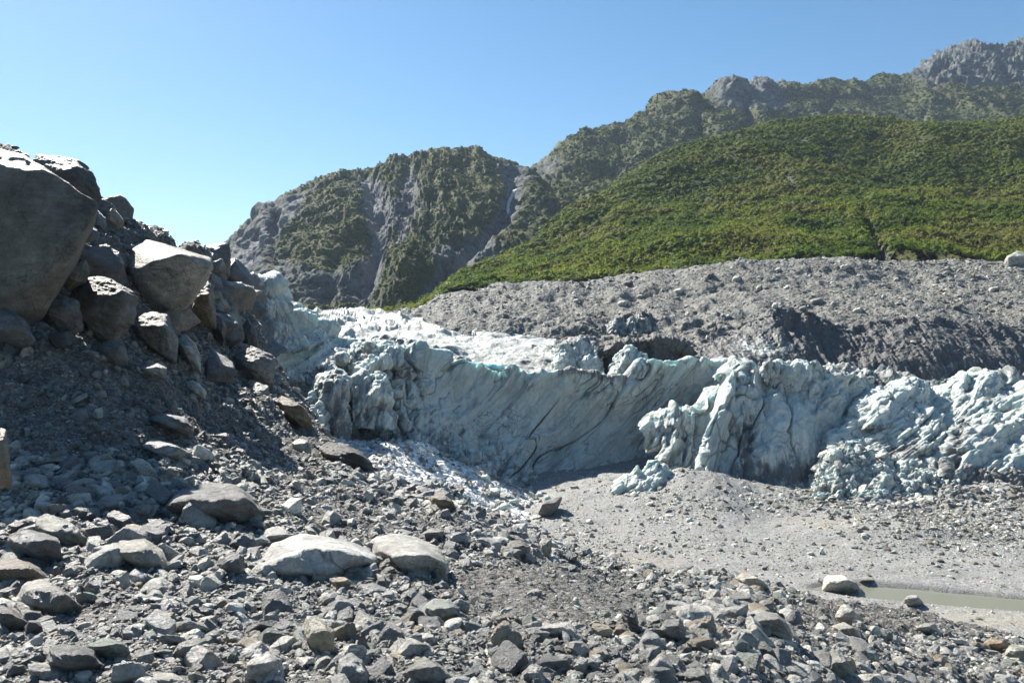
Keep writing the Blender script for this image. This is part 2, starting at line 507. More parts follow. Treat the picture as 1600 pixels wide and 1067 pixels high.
BPY = HY - (B[..., 2] - CZ) / np.maximum(by, 1) * FPX
silt = np.clip(gauss(BPX, BPY, 960, 878, 90, 16) + gauss(BPX, BPY, 1500, 968, 160, 16) + 0.6 * gauss(BPX, BPY, 1290, 815, 60, 10), 0, 1) * near
wet = np.clip(0.8 * damp + 0.55 * np.exp(-((BPY - (868 + 0.05 * (BPX - 900))) / 7.0) ** 2) * near * (0.5 + fbm(B, (0.12, 0.3, 1), 3, 0.8, 13)), 0, 1)
riverbed = tag(grid_obj('riverbed', B, M_BED, attrs={'silt': silt, 'wet': wet}), kind='structure')
# water
ws = np.linspace(19.6, 75, 160)
wc = np.interp(ws, STREAM[:, 0], STREAM[:, 1])
wh = np.interp(ws, STREAM[:, 0], STREAM[:, 2]) + 0.8
wv = np.linspace(-1, 1, 12)
S = np.stack([np.repeat(ws[:, None], 12, 1), wc[:, None] + wh[:, None] * wv[None, :], np.full((160, 12), -0.21)], -1)
tag(grid_obj('stream', S, M_WATER), kind='structure')

# ------------------------------------------------------------------ snow and ice debris fan between moraine and face
colsF = [
    (440, [(800, 60), (740, 66), (700, 72), (660, 77), (640, 80), (660, 90)]),
    (520, [(905, 53), (760, 64), (725, 69), (700, 74), (690, 78), (700, 90)]),
    (590, [(905, 53), (770, 64), (735, 69), (705, 74), (690, 79), (700, 90)]),
    (640, [(905, 53), (785, 65), (745, 70), (710, 76), (690, 81), (700, 92)]),
    (700, [(905, 53), (800, 66), (760, 72), (730, 78), (716, 83), (730, 94)]),
    (770, [(905, 53), (815, 68), (785, 74), (762, 79), (748, 85), (760, 96)]),
    (830, [(905, 53), (835, 67), (803, 74), (783, 79), (770, 86), (780, 97)]),
    (875, [(905, 53), (850, 65), (818, 72), (792, 79), (778, 86), (786, 97)]),
    (910, [(905, 53), (870, 61), (835, 69), (812, 76), (800, 84), (806, 97)]),
]
FX, FY, Fp = net(colsF, 300, 220)
nF = normals(Fp)
Fp = Fp + nF * (fbm(Fp, (0.3, 0.3, 0.3), 5, 0.8, 11) * 0.45 + ridged(Fp, (0.5, 0.5, 0.5), 4, 0.9, 12) * 0.16)[..., None]
tag(grid_obj('snow_fan', Fp, M_FAN), kind='structure')
nF = normals(Fp)

# ------------------------------------------------------------------ lateral moraine slope below the scrub
colsD = [
    (520, [(512, 150), (503, 165), (497, 180), (494, 195), (515, 230)]),
    (640, [(520, 138), (508, 155), (498, 172), (489, 192), (515, 230)]),
    (700, [(535, 128), (507, 150), (485, 172), (464, 195), (500, 230)]),
    (740, [(545, 124), (510, 145), (480, 170), (453, 195), (490, 230)]),
    (850, [(560, 118), (520, 138), (477, 165), (441, 193), (480, 230)]),
    (950, [(590, 112), (530, 132), (480, 160), (437, 191), (480, 230)]),
    (1050, [(590, 110), (530, 130), (472, 158), (425, 188), (480, 230)]),
    (1110, [(585, 110), (525, 130), (465, 158), (413, 187), (480, 230)]),
    (1180, [(575, 111), (510, 132), (455, 158), (405, 186), (480, 230)]),
    (1260, [(550, 112), (500, 132), (450, 158), (405, 186), (480, 230)]),
    (1400, [(535, 113), (490, 133), (450, 158), (411, 185), (480, 230)]),
    (1600, [(530, 113), (492, 132), (450, 157), (409, 183), (480, 230)]),
    (1900, [(530, 111), (490, 130), (450, 155), (406, 180), (480, 225)]),
]
DX, DY, Dp = net(colsD, 950, 230)
nD = normals(Dp)
low = sstep(470, 540, DY)
hum = sstep(620, 800, DX) * sstep(1330, 1180, DX) * sstep(460, 530, DY)
Dp = Dp + nD * (fbm(Dp, (0.07, 0.07, 0.07), 5, 0.8, 21) * 1.3 + fbm(Dp, (0.4, 0.4, 0.4), 4, 0.8, 22) * 0.35
                + ridged(Dp, (0.12, 0.12, 0.14), 4, 0.9, 23) * 1.5 * hum
                + ridged(Dp, (0.09, 0.02, 0.02), 4, 0.9, 24) * 0.8)[..., None]
tag(grid_obj('lateral_moraine', Dp, M_LAT), kind='structure')
nD = normals(Dp)

# ------------------------------------------------------------------ scrub covered hill
colsE = [
    (560, [(505, 232), (500, 236), (496, 240), (493, 245), (510, 300)]),
    (620, [(505, 225), (498, 232), (493, 240), (489, 248), (510, 320)]),
    (660, [(502, 218), (494, 228), (486, 240), (477, 255), (500, 330)]),
    (720, [(478, 206), (465, 225), (450, 247), (436, 275), (470, 360)]),
    (780, [(466, 202), (445, 230), (420, 265), (396, 305), (440, 400)]),
    (850, [(455, 200), (423, 240), (388, 290), (353, 345), (400, 440)]),
    (950, [(450, 198), (400, 250), (345, 320), (294, 395), (340, 500)]),
    (1050, [(440, 196), (372, 260), (303, 345), (243, 435), (290, 560)]),
    (1150, [(425, 194), (352, 262), (276, 360), (208, 460), (250, 600)]),
    (1250, [(420, 193), (342, 262), (262, 362), (189, 470), (240, 600)]),
    (1400, [(424, 192), (348, 258), (270, 350), (200, 455), (250, 600)]),
    (1600, [(422, 190), (345, 255), (268, 345), (197, 445), (250, 600)]),
    (1900, [(420, 187), (342, 250), (265, 340), (192, 435), (250, 600)]),
]
EX, EY, E = net(colsE, 520, 200)
nE = normals(E)
E = E + nE * (fbm(E, (0.022, 0.022, 0.022), 4, 0.9, 31) * 3.5 + ridged(shear(E, 0.9), (0.014, 0.005, 0.005), 4, 0.9, 32) * 5.0
              - 5.0 * np.exp(-((EX - (1370 - (400 - EY) * 0.35)) / 11.0) ** 2) * sstep(300, 380, EY))[..., None]
gul = np.exp(-((EX - (1370 - (400 - EY) * 0.35)) / 13.0) ** 2) * sstep(330, 385, EY) + 0.9 * gauss(EX, EY, 1234, 290, 6, 14) + .8 * gauss(EX, EY, 1300, 243, 20, 7) + 0.8 * gauss(EX, EY, 1255, 222, 5, 10)
vegE = 1.0 - gul * 1.3
tag(grid_obj('hillside', E, M_HILL, attrs={'veg': vegE, 'snow': np.zeros_like(vegE)}), kind='structure')
nE = normals(E)

# ------------------------------------------------------------------ mountain on the left
topG = [(100, 500), (200, 470), (290, 432), (335, 406), (365, 378), (392, 350), (400, 345), (408, 326), (420, 322), (430, 330), (440, 314), (460, 300), (490, 288), (530, 276),
        (548, 274), (560, 264), (600, 256), (640, 248), (690, 241), (740, 243), (765, 246), (800, 258), (830, 275), (870, 300), (950, 350), (1050, 400)]
colsG = []
for x, y in topG:
    b = 520
    f = lambda k: b + (y - b) * k
    colsG.append((x, [(b, 350), (f(.2), 385), (f(.45), 440), (f(.72), 520), (f(.9), 590), (y, 650), (y + 40, 800)]))
GX, GY, G = net(colsG, 720, 330)
nG = normals(G)


def gully(X, Y, pts, w):
    p = np.array(pts, float)
    gx = np.interp(Y, p[:, 1], p[:, 0])
    return np.exp(-((X - gx) / w) ** 2) * sstep(p[0, 1] - 12, p[0, 1] + 12, Y) * sstep(p[-1, 1] + 12, p[-1, 1] - 12, Y)


g1 = gully(GX, GY, [(572, 266), (582, 300), (592, 357), (585, 400), (574, 470)], 19)
g2 = gully(GX, GY, [(640, 262), (637, 300), (630, 365), (605, 400), (585, 430)], 13)
g3 = gully(GX, GY, [(470, 300), (440, 350), (395, 395), (350, 440)], 16)
g4 = gully(GX, GY, [(530, 400), (520, 440), (505, 485)], 10)
g5 = gully(GX, GY, [(800, 262), (805, 300), (795, 330), (740, 390), (700, 440), (670, 490)], 14)
g6 = gully(GX, GY, [(455, 390), (440, 440), (430, 490)], 9)
knob = gauss(GX, GY, 640, 455, 50, 55)
warp = G + np.stack([fbm(G, (.01, .01, .01), 3, 1, s) * 14 for s in (41, 42, 43)], -1)
slG = warp.copy()
slG[..., 0] = warp[..., 0] - 1.0 * warp[..., 2] * sstep(720, 520, GX) + 0.4 * warp[..., 2] * sstep(600, 760, GX)
dG = ridged(slG, (0.030, 0.008, 0.009), 7, 0.75, 44) * 2.8 + ridged(slG, (0.11, 0.03, 0.03), 5, 0.7, 49) * 1.0 + fbm(G, (0.03, 0.03, 0.03), 5, 0.8, 45) * 5 + ridged(G, (0.06, 0.05, 0.05), 4, 0.8, 46) * 2.2
dG = dG - 9 * (g1 + 0.6 * g2 + 0.5 * g4 + 0.5 * g6) - 4 * g3 + 15 * knob - 7 * g5
crag = gauss(GX, GY, 412, 330, 22, 26)
dG = dG + crag * np.abs(ridged(G, (0.09, 0.09, 0.05), 3, 0.8, 47)) * 2
G = G + nG * dG[..., None]
nG = normals(G)
vegG = 0.63 + 0.50 * fbm(G, (0.012, 0.012, 0.016), 4, 0.9, 48) + 0.35 * (nG[..., 2] - 0.55) \
    + 0.5 * knob + 0.25 * gauss(GX, GY, 720, 300, 90, 40) + 0.25 * gauss(GX, GY, 500, 350, 60, 50) + 0.3 * gauss(GX, GY, 540, 390, 60, 30) + .25 * gauss(GX, GY, 760, 335, 50, 25) \
    - 0.75 * (g1 + g2) - 0.3 * (g4 + g6) - 0.45 * g3 - 0.8 * g5 - 0.6 * gauss(GX, GY, 370, 400, 50, 50) - 0.4 * gauss(GX, GY, 600, 440, 40, 60) * (1 - knob) - 0.5 * crag \
    - 0.5 * gauss(GX, GY, 730, 410, 40, 30) - 0.35 * gauss(GX, GY, 480, 460, 60, 30)
snG = np.clip(1.1 * gully(GX, GY, [(808, 288), (799, 305), (796, 324)], 3.2), 0, 1)
mtL = grid_obj('mountain', G, M_MT, attrs={'veg': vegG, 'snow': snG, 'scree': np.clip(0.9 * g1 + 0.6 * g2 + 0.8 * g3 + 0.5 * g5 + 0.5 * gauss(GX, GY, 380, 390, 40, 40) + 0.5 * gauss(GX, GY, 745, 400, 40, 22), 0, 1)})
tag(mtL, kind='structure')

# ------------------------------------------------------------------ mountain on the right
topF = [(640, 470), (700, 418), (760, 368), (800, 328), (820, 295), (836, 270), (850, 252), (870, 234), (920, 212), (960, 203), (990, 190), (1010, 178), (1050, 156), (1070, 154), (1095, 162), (1112, 150),
        (1130, 136), (1150, 133), (1165, 148), (1180, 136), (1195, 130), (1212, 136), (1240, 136), (1275, 137), (1310, 131), (1360, 128), (1400, 125), (1425, 118), (1450, 98), (1490, 86), (1510, 80), (1560, 80),
        (1580, 79), (1600, 74), (1700, 55), (1900, 40)]
colsF2 = []
for x, y in topF:
    b = 520
    f = lambda k: b + (y - b) * k
    dk = np.interp(x, [640, 830, 1100, 1300, 1500, 1900], [0.62, 0.72, 0.9, 1.0, 1.05, 1.05])
    colsF2.append((x, [(b, 400), (f(.35), 560 * dk), (f(.6), 700 * dk), (f(.8), 860 * dk), (f(.93), 980 * dk), (y, 1080 * dk), (y + 40, 1300)]))
RX, RY, R2 = net(colsF2, 820, 300)
nR = normals(R2)
cr1 = gauss(RX, RY, 1170, 140, 55, 22)
cr2 = sstep(1400, 1450, RX) * sstep(150, 128, RY)
warp = R2 + np.stack([fbm(R2, (.008, .008, .008), 3, 1, s) * 18 for s in (51, 52, 53)], -1)
dR = ridged(warp, (0.018, 0.005, 0.006), 7, 0.75, 54) * 5 + ridged(warp, (0.07, 0.02, 0.02), 4, 0.7, 60) * 1.8 + fbm(R2, (0.02, 0.02, 0.02), 5, 0.8, 55) * 6 + ridged(R2, (0.05, 0.04, 0.04), 4, 0.8, 56) * 2.5
dR = dR + (cr1 * 0.9 + cr2) * (ridged(R2, (0.035, 0.03, 0.012), 5, 0.75, 57) * 9 + ridged(R2, (0.09, 0.07, 0.04), 4, 0.7, 58) * 4)
g7 = gully(RX, RY, [(1165, 180), (1175, 195), (1160, 210), (1150, 225)], 9) + gully(RX, RY, [(1305, 150), (1300, 165), (1290, 180)], 4) + 0.8 * gully(RX, RY, [(1448, 165), (1443, 185), (1440, 205)], 5)
spr = gully(RX, RY, [(1050, 160), (1100, 190), (1140, 230)], 30)
R2 = R2 + nR * (dR + 14 * spr - 8 * g7)[..., None]
nR = normals(R2)
vegR = 0.92 + 0.35 * fbm(R2, (0.008, 0.008, 0.01), 4, 0.9, 59) - 1.0 * cr1 - 1.0 * cr2 - 0.8 * g7 - 0.5 * gauss(RX, RY, 860, 262, 40, 28) - 0.4 * gauss(RX, RY, 1180, 165, 60, 18) \
    - 0.5 * gauss(RX, RY, 740, 410, 50, 30)
snR = np.zeros_like(vegR)
mtR = grid_obj('mountain', R2, M_MT, attrs={'veg': vegR, 'snow': snR})
tag(mtR, kind='structure')
print('terrain', time.time() - T0)

#--GLACIER--
ICEG = {}
glacier = bpy.data.objects.new('glacier', None)
COL.objects.link(glacier)
tag(glacier, 'pale blue glacier snout with a tall streaked ice cliff above the gravel river bed', 'glacier')


def resample(poly, n):
    p = np.array(poly, float)
    s = np.concatenate([[0], np.cumsum(np.hypot(np.diff(p[:, 0]), np.diff(p[:, 1])))])
    s /= s[-1]
    u = np.linspace(0, 1, n)
    return np.stack([np.interp(u, s, p[:, k]) for k in range(3)], -1)


def cliff(name, crest, base, nu, nv, bulge=0.0, back=6.0, drop=0.1, lip=1.0, prof=1.0, ends=(0, 0), disp=None, dirt=None, mat=None, back_dirt=0.0, by_x=False, k=(0.5, 0.5), crack=None, rim=0.5):
    """a wall of ice between a base line and a crest line; it curls over the crest and runs back"""
    if by_x:
        xs = np.linspace(crest[0][0], crest[-1][0], nu)
        cp, bp = np.array(crest, float), np.array(base, float)
        c = np.stack([xs] + [np.interp(xs, cp[:, 0], cp[:, k]) for k in (1, 2)], -1)
        b = np.stack([xs] + [np.interp(xs, bp[:, 0], bp[:, k]) for k in (1, 2)], -1)
    else:
        c, b = resample(crest, nu), resample(base, nu)
    u = np.linspace(0, 1, nu)
    ed = ends[0] * (1 - sstep(0, 0.12, u)) + ends[1] * sstep(0.88, 1, u)
    wc, wb = W(c[:, 0], c[:, 1], c[:, 2]), W(b[:, 0], b[:, 1], b[:, 2])
    nb = max(10, int(nv * 0.3))
    v = np.linspace(0, 1, nv) ** prof
    P = wb[:, None] * (1 - v)[None, :, None] + wc[:, None] * v[None, :, None]
    toward = -wc / np.linalg.norm(wc * [1, 1, 0], axis=-1, keepdims=True)
    toward[:, 2] = 0
    P = P + toward[:, None] * (bulge * np.sin(math.pi * v))[None, :, None]
    # rounded lip, then the back
    tb = np.linspace(0, 1, nb + 1)[1:]
    run = back * tb ** 1.3
    hgt = lip * 0.12 * np.sin(np.clip(tb * 5, 0, 1) * math.pi) - drop * run
    Q = wc[:, None] - toward[:, None] * run[None, :, None]
    Q[..., 2] += hgt[None, :]
    P = np.concatenate([P, Q], 1)
    P = P - toward[:, None] * ed[:, None, None]
    V = np.concatenate([v, 1 + tb])[None, :].repeat(nu, 0)
    U = u[:, None].repeat(nv + nb, 1)
    PX = 800 + P[..., 0] / P[..., 1] * FPX
    PY = HY - (P[..., 2] - CZ) / P[..., 1] * FPX
    n = normals(P)
    hol = np.zeros_like(V)
    if disp is not None:
        dv = disp(P, U, V, PX, PY)
        P = P + n * dv[..., None]
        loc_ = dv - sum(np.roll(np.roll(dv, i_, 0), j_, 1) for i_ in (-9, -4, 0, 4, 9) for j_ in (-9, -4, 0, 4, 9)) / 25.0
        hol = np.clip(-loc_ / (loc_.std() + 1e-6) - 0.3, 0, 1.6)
    D = np.zeros_like(V)
    if dirt is not None:
        D = dirt(P, U, V, PX, PY)
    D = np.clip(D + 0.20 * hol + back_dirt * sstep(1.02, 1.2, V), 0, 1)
    ICEG[name] = P
    if crack is None:
        Qb = P.copy()
        Qb[..., 0] = bandc(P, k)
        cr_ = 0.75 * fracture(Qb, (0.16, 0.12, 0.05), 340, 0.025)
    else:
        cr_ = crack(P, PX, PY)
    rm = rim * np.exp(-((V - 0.98) / 0.10) ** 2) * np.clip(1 - 1.6 * D, 0, 1)
    return grid_obj(name, P, mat or M_ICE, glacier, attrs={'dirt': D, 'band': bandc(P, k), 'crack': cr_, 'rim': rm})


def bandc(P, k):
    z = np.clip(P[..., 2], -4, 22)
    return P[..., 0] - (k[1] * z - (k[1] - k[0]) / 32.0 * z * z)      # slope k[1] at the foot, k[0] at 16 m


def fracture(Q, sc, seed, w_=0.035):
    n = fbm(Q + np.stack([fbm(Q, (.2, .2, .2), 2, 1, seed + q) * 1.2 for q in (1, 2, 3)], -1), sc, 3, 0.9, seed)
    m = np.clip(0.55 + 1.8 * fbm(Q, (0.09, 0.09, 0.06), 2, 1, seed + 4), 0, 1)
    return np.exp(-(n / w_) ** 2) * m


def ice_disp(fl=0.5, tilt=0.5, lump=0.6, rough=0.2, freq=0.28, seed=0, block=0.0, notch=0.0):
    def f(P, U, V, PX, PY):
        S = shear(P, tilt)
        d = ridged(S, (freq, freq * 0.3, freq * 0.12), 5, 0.85, seed + 1) * fl
        d = d + fbm(P, (0.11, 0.11, 0.14), 3, 1.0, seed + 2) * lump * 1.0 + scoop(S, (freq * 0.9, freq * 0.9, freq * 0.5), seed + 6) * lump * 1.5 + scoop(S, (freq * 2.8, freq * 2.8, freq * 1.6), seed + 7) * lump * 0.6 + (np.clip(cellv(P + 0.5 * fbm(P, (.5, .5, .5), 2, 1, seed)[..., None], (0.5, 0.5, 0.6), seed + 9), 0, 0.4) - 0.2) * lump * 1.1
        d = d + ridged(S, (0.9, 0.5, 0.22), 4, 0.8, seed + 3) * rough * 0.7 + fbm(P, (0.9, 0.9, 0.9), 4, 0.6, seed + 4) * 0.13
        d = d - 0.55 * lump * fracture(S, (freq * 0.6, freq * 0.5, freq * 0.16), seed + 8)
        if block:
            d = d + (np.clip(cellv(S, (0.32, 0.32, 0.26), seed), 0, 0.4) - 0.2) * block
        if notch:
            d = d + notch * fbm(S, (0.5, 0.2, 0.08), 3, 0.7, seed + 5) * sstep(0.6, 1.0, V)
        return d
    return f


# far, white, sunlit ice field
colsI = [
    (400, [(600, 101), (542, 113), (508, 130), (492, 152), (500, 190)]),
    (440, [(600, 101), (541, 114), (503, 133), (487, 160), (495, 200)]),
    (500, [(600, 101), (538, 114), (499, 142), (484, 188), (490, 240)]),
    (560, [(600, 102), (543, 114), (504, 146), (483, 208), (488, 260)]),
    (640, [(600, 103), (544, 114), (512, 146), (493, 198), (500, 260)]),
    (720, [(600, 102), (562, 110), (527, 133), (509, 168), (516, 215)]),
    (800, [(584, 101), (556, 111), (536, 127), (516, 152), (522, 190)]),
    (870, [(592, 100), (566, 107), (546, 119), (529, 140), (536, 165)]),
    (930, [(596, 100), (574, 106), (561, 113), (546, 126), (552, 146)]),
    (990, [(596, 100), (580, 105), (570, 110), (560, 118), (566, 130)]),
]
IX, IY, I = net(colsI, 560, 300)
nI = normals(I)
bands = np.stack([I[..., 0] * 0.35 + I[..., 1] * 0.9, I[..., 0] * 0.9 - I[..., 1] * 0.3, I[..., 2]], -1)
warpI = bands + np.stack([fbm(I, (.05, .05, .05), 3, 1, s) * 5 for s in (61, 62, 63)], -1)
kd = np.clip((I[..., 1] - 95) / 40, 0.5, 1.6)
dI = ridged(warpI, (0.11, 0.035, 0.1), 5, 0.8, 64) * 1.5 * kd + scoop(warpI, (0.16, 0.05, 0.12), 68) * 1.6 * kd + fbm(I, (0.09, 0.09, 0.1), 4, 0.9, 65) * 1.0 + ridged(I, (0.4, 0.4, 0.4), 3, 0.8, 66) * 0.16
I = I + nI * (dI * sstep(0.93, 0.75, np.linspace(0, 1, 300))[None, :])[..., None]
I[..., 2] -= 0.6
dirtI = 0.08 + 0.34 * sstep(800, 940, IX) + 0.55 * np.clip(ridged(warpI, (0.2, 0.02, 0.1), 4, 0.8, 67) - 0.15, 0, 1) + 0.12 * sstep(515, 560, IY)
M_ICEW = m_ice('weathered_ice', 0.9, 0.15, 0.78)
grid_obj('ice_field', I, M_ICEW, glacier, attrs={'dirt': dirtI, 'band': I[..., 0] * 0.4 + I[..., 1], 'crack': np.zeros_like(dirtI), 'rim': np.zeros_like(dirtI)})

def tower_disp(P, U, V, PX, PY):
    S = shear(P, -0.5)
    return ridged(S, (0.2, 0.1, 0.03), 5, 0.85, 72) * 0.9 + fbm(P, (0.14, 0.14, 0.14), 4, 0.9, 73) * 1.3 + (np.clip(cellv(S, (0.3, 0.3, 0.16), 71), 0, 0.4) - 0.2) * 2.0 + ridged(P, (0.8, 0.8, 0.5), 4, 0.7, 74) * 0.22


# tower of ice upper left, its left half under grit
cliff('ice_tower',
      [(325, 425, 82), (345, 425, 84), (366, 440, 87), (377, 444, 89), (400, 446, 92), (418, 446, 94), (436, 449, 96), (441, 466, 96), (455, 480, 98), (467, 490, 99), (495, 505, 101), (525, 522, 103)],
      [(325, 590, 76), (345, 590, 77), (366, 590, 78), (385, 585, 80), (400, 575, 82), (418, 570, 84), (432, 560, 87), (445, 555, 90), (470, 550, 93), (500, 548, 97), (525, 550, 100)],
      300, 170, bulge=-2.0, back=14, drop=0.02, lip=1.5, disp=tower_disp, crack=lambda P, PX, PY: 0.8 * sstep(0.07, 0.02, cellv(shear(P, -0.5), (0.3, 0.3, 0.16), 71)) * sstep(520, 560, PY + (400 - PX) * 0.8), k=(-0.5, -0.3), rim=0.9,
      dirt=lambda P, U, V, PX, PY: np.clip(0.62 * sstep(428, 372, PX + (PY - 445) * -0.42) + 0.18 + 0.3 * gauss(PX, PY, 400, 500, 14, 40), 0, 1))
# wall behind the front crest
cliff('back_wall',
      [(428, 533, 98), (440, 527, 98), (455, 523, 99), (478, 526, 99), (499, 521, 100), (520, 530, 101), (549, 533, 101), (580, 530, 102), (599, 526, 102), (642, 533, 103), (690, 548, 103), (740, 566, 103)],
      [(428, 610, 90), (455, 612, 90), (480, 608, 91), (520, 596, 92), (560, 588, 95), (620, 575, 98), (690, 590, 99), (740, 600, 99)],
      300, 130, bulge=0.8, back=8, drop=0.05, disp=ice_disp(0.4, 0.6, 0.35, 0.1, 0.3, 80), by_x=True, rim=0.8,
      dirt=lambda P, U, V, PX, PY: 0.16 + 0.5 * np.exp(-((V - 0.97) / 0.1) ** 2) * sstep(570, 610, PX) + 0.45 * sstep(0.55, 0.1, V))


# the main cliff: a concave bowl
KM = (0.40, 1.35)


def left_cells(P):
    S = shear(P, -0.35) + np.stack([fbm(P, (.3, .3, .3), 2, 1, q) * 0.8 for q in (95, 96, 97)], -1)
    return cellv(S, (0.34, 0.34, 0.26), 91), cellv(S, (0.75, 0.75, 0.6), 98)


def main_disp(P, U, V, PX, PY):
    left = sstep(690, 610, PX + 60 * sstep(0.9, 0.5, V) * 0)
    Q = P.copy()
    Q[..., 0] = bandc(P, KM)
    d = ridged(Q, (0.13, 0.1, 0.02), 5, 0.9, 90) * 0.45 + fbm(P, (0.1, 0.1, 0.12), 3, 1.0, 92) * 0.9 + scoop(Q, (0.13, 0.13, 0.06), 86) * 1.5 + scoop(Q, (0.42, 0.4, 0.20), 87) * 0.42 + ridged(Q, (0.6, 0.4, 0.1), 4, 0.8, 89) * 0.06 + fbm(P, (0.8, 0.8, 0.8), 4, 0.7, 88) * 0.10
    c1, c2 = left_cells(P)
    d = d + left * ((np.clip(c1, 0, 0.45) - 0.25) * 3.2 + (np.clip(c2, 0, 0.4) - 0.2) * 1.0 + ridged(P, (0.25, 0.25, 0.2), 4, 0.8, 94) * 0.6)
    d = d + 0.5 * fbm(shear(P, 0.3), (0.35, 0.2, 0.05), 3, 0.8, 93) * sstep(0.55, 1.0, V)
    d = d - 0.85 * fracture(Q, (0.12, 0.1, 0.03), 310) - 0.35 * fracture(Q, (0.3, 0.25, 0.10), 320)
    # slabs broken out of the lower bowl
    d = d + (np.clip(cellv(Q, (0.16, 0.16, 0.16), 99), 0, 0.35) - 0.2) * 1.5 * sstep(0.65, 0.25, V)
    return d


def main_crack(P, PX, PY):
    c1, c2 = left_cells(P)
    a = np.maximum(sstep(0.07, 0.02, c1), 0.5 * sstep(0.06, 0.02, c2)) * sstep(690, 620, PX)
    Q = P.copy()
    Q[..., 0] = bandc(P, KM)
    Q = Q + np.stack([fbm(P, (.25, .25, .25), 3, 1, q) * 1.6 for q in (301, 302, 303)], -1)
    low_ = 0.7 * sstep(0.035, 0.01, cellv(Q, (0.20, 0.2, 0.13), 304)) * sstep(640, 700, PY) * np.clip(0.5 + 1.5 * fbm(P, (0.1, 0.1, 0.1), 3, 0.9, 305), 0, 1)
    Q = P.copy()
    Q[..., 0] = bandc(P, KM)
    fr = 0.8 * fracture(Q, (0.12, 0.1, 0.03), 310, 0.022) + 0.5 * fracture(Q, (0.3, 0.25, 0.10), 320, 0.022)
    return np.clip(np.maximum(np.maximum(a, low_), fr), 0, 1)


cliff('ice_cliff',
      [(405, 600, 82), (424, 588, 84), (436, 590, 85), (449, 600, 85), (470, 592, 86), (486, 577, 87), (499, 570, 87), (512, 574, 88), (530, 564, 88), (545, 566, 89), (555, 562, 89), (572, 560, 90), (588, 550, 91),
       (596, 541, 91), (604, 537, 91), (612, 549, 92), (621, 544, 92), (640, 540, 93), (655, 541, 93), (672, 546, 94), (690, 556, 95), (705, 571, 96), (725, 564, 97), (752, 567, 98), (799, 568, 98), (827, 583, 98), (856, 585, 98),
       (885, 580, 98), (916, 582, 98), (950, 593, 98), (981, 590, 98), (1000, 572, 99), (1015, 564, 99), (1044, 565, 99), (1075, 562, 99), (1125, 566, 99), (1180, 577, 98), (1260, 580, 98)],
      [(405, 650, 74), (440, 665, 75), (486, 695, 76), (520, 712, 77), (560, 715, 80), (600, 710, 83), (650, 712, 84), (700, 725, 86), (762, 755, 88), (834, 785, 91), (887, 795, 92), (962, 795, 92), (1050, 790, 93), (1125, 790, 93), (1260, 790, 93)],
      900, 290, bulge=-3.2, back=6, drop=0.25, lip=1.2, prof=1.0, disp=main_disp, by_x=True, k=KM, crack=main_crack, rim=0.9,
      dirt=lambda P, U, V, PX, PY: 0.20 + 0.25 * sstep(640, 560, PX) + 0.22 * sstep(0.45, 0.08, V) + 0.16 * fbm(P, (0.07, 0.07, 0.09), 3, 0.9, 85) + 0.55 * np.exp(-((V - 1.03) / 0.06) ** 2) * sstep(840, 900, PX) * sstep(1000, 960, PX) + 0.35 * gauss(PX, PY, 548, 640, 26, 34))

# blocks and knobs in the broken left end of the cliff
cliff('serac', [(492, 640, 80), (496, 605, 80), (503, 585, 80), (515, 579, 80), (528, 584, 80), (534, 602, 80), (537, 640, 80)],
      [(497, 700, 77), (503, 695, 77), (510, 690, 77), (518, 688, 77), (526, 690, 77), (533, 695, 77), (538, 700, 77)],
      110, 120, bulge=1.2, back=5, drop=0.2, ends=(3, 3), disp=ice_disp(0.5, 0.2, 0.6, 0.3, 0.4, 100), dirt=lambda P, U, V, PX, PY: 0.42 + 0.3 * (1 - V))
cliff('serac', [(470, 655, 78), (476, 632, 78), (486, 618, 78), (498, 622, 78), (508, 632, 78), (512, 660, 78)],
      [(478, 710, 75), (486, 712, 75), (495, 715, 75), (505, 717, 75), (515, 720, 75), (525, 722, 75)],
      110, 100, bulge=1.0, back=4, drop=0.2, ends=(2.5, 2.5), disp=ice_disp(0.6, -0.2, 0.5, 0.35, 0.5, 104), dirt=lambda P, U, V, PX, PY: 0.2 + 0.3 * (1 - V))
cliff('serac', [(540, 612, 82), (545, 600, 82), (556, 592, 82), (572, 590, 83), (588, 588, 83), (598, 596, 83), (606, 620, 83)],
      [(545, 660, 80), (556, 664, 80), (570, 668, 80), (585, 670, 80), (598, 672, 80), (612, 670, 81)],
      130, 90, bulge=0.9, back=5, drop=0.15, ends=(2, 2), disp=ice_disp(0.5, 0.1, 0.5, 0.3, 0.4, 108, 1.5), dirt=lambda P, U, V, PX, PY: 0.25 + 0.2 * (1 - V))
cliff('serac', [(556, 575, 88), (572, 568, 88), (584, 556, 89), (594, 541, 90), (603, 535, 90), (611, 545, 90), (620, 541, 91), (626, 552, 91)],
      [(552, 590, 86), (565, 590, 86), (580, 586, 87), (592, 580, 88), (602, 576, 88), (612, 572, 89), (622, 568, 89), (630, 565, 90)],
      130, 70, bulge=0.9, back=4, drop=0.4, ends=(1, 1), disp=ice_disp(0.6, 0.3, 0.5, 0.2, 0.5, 112))

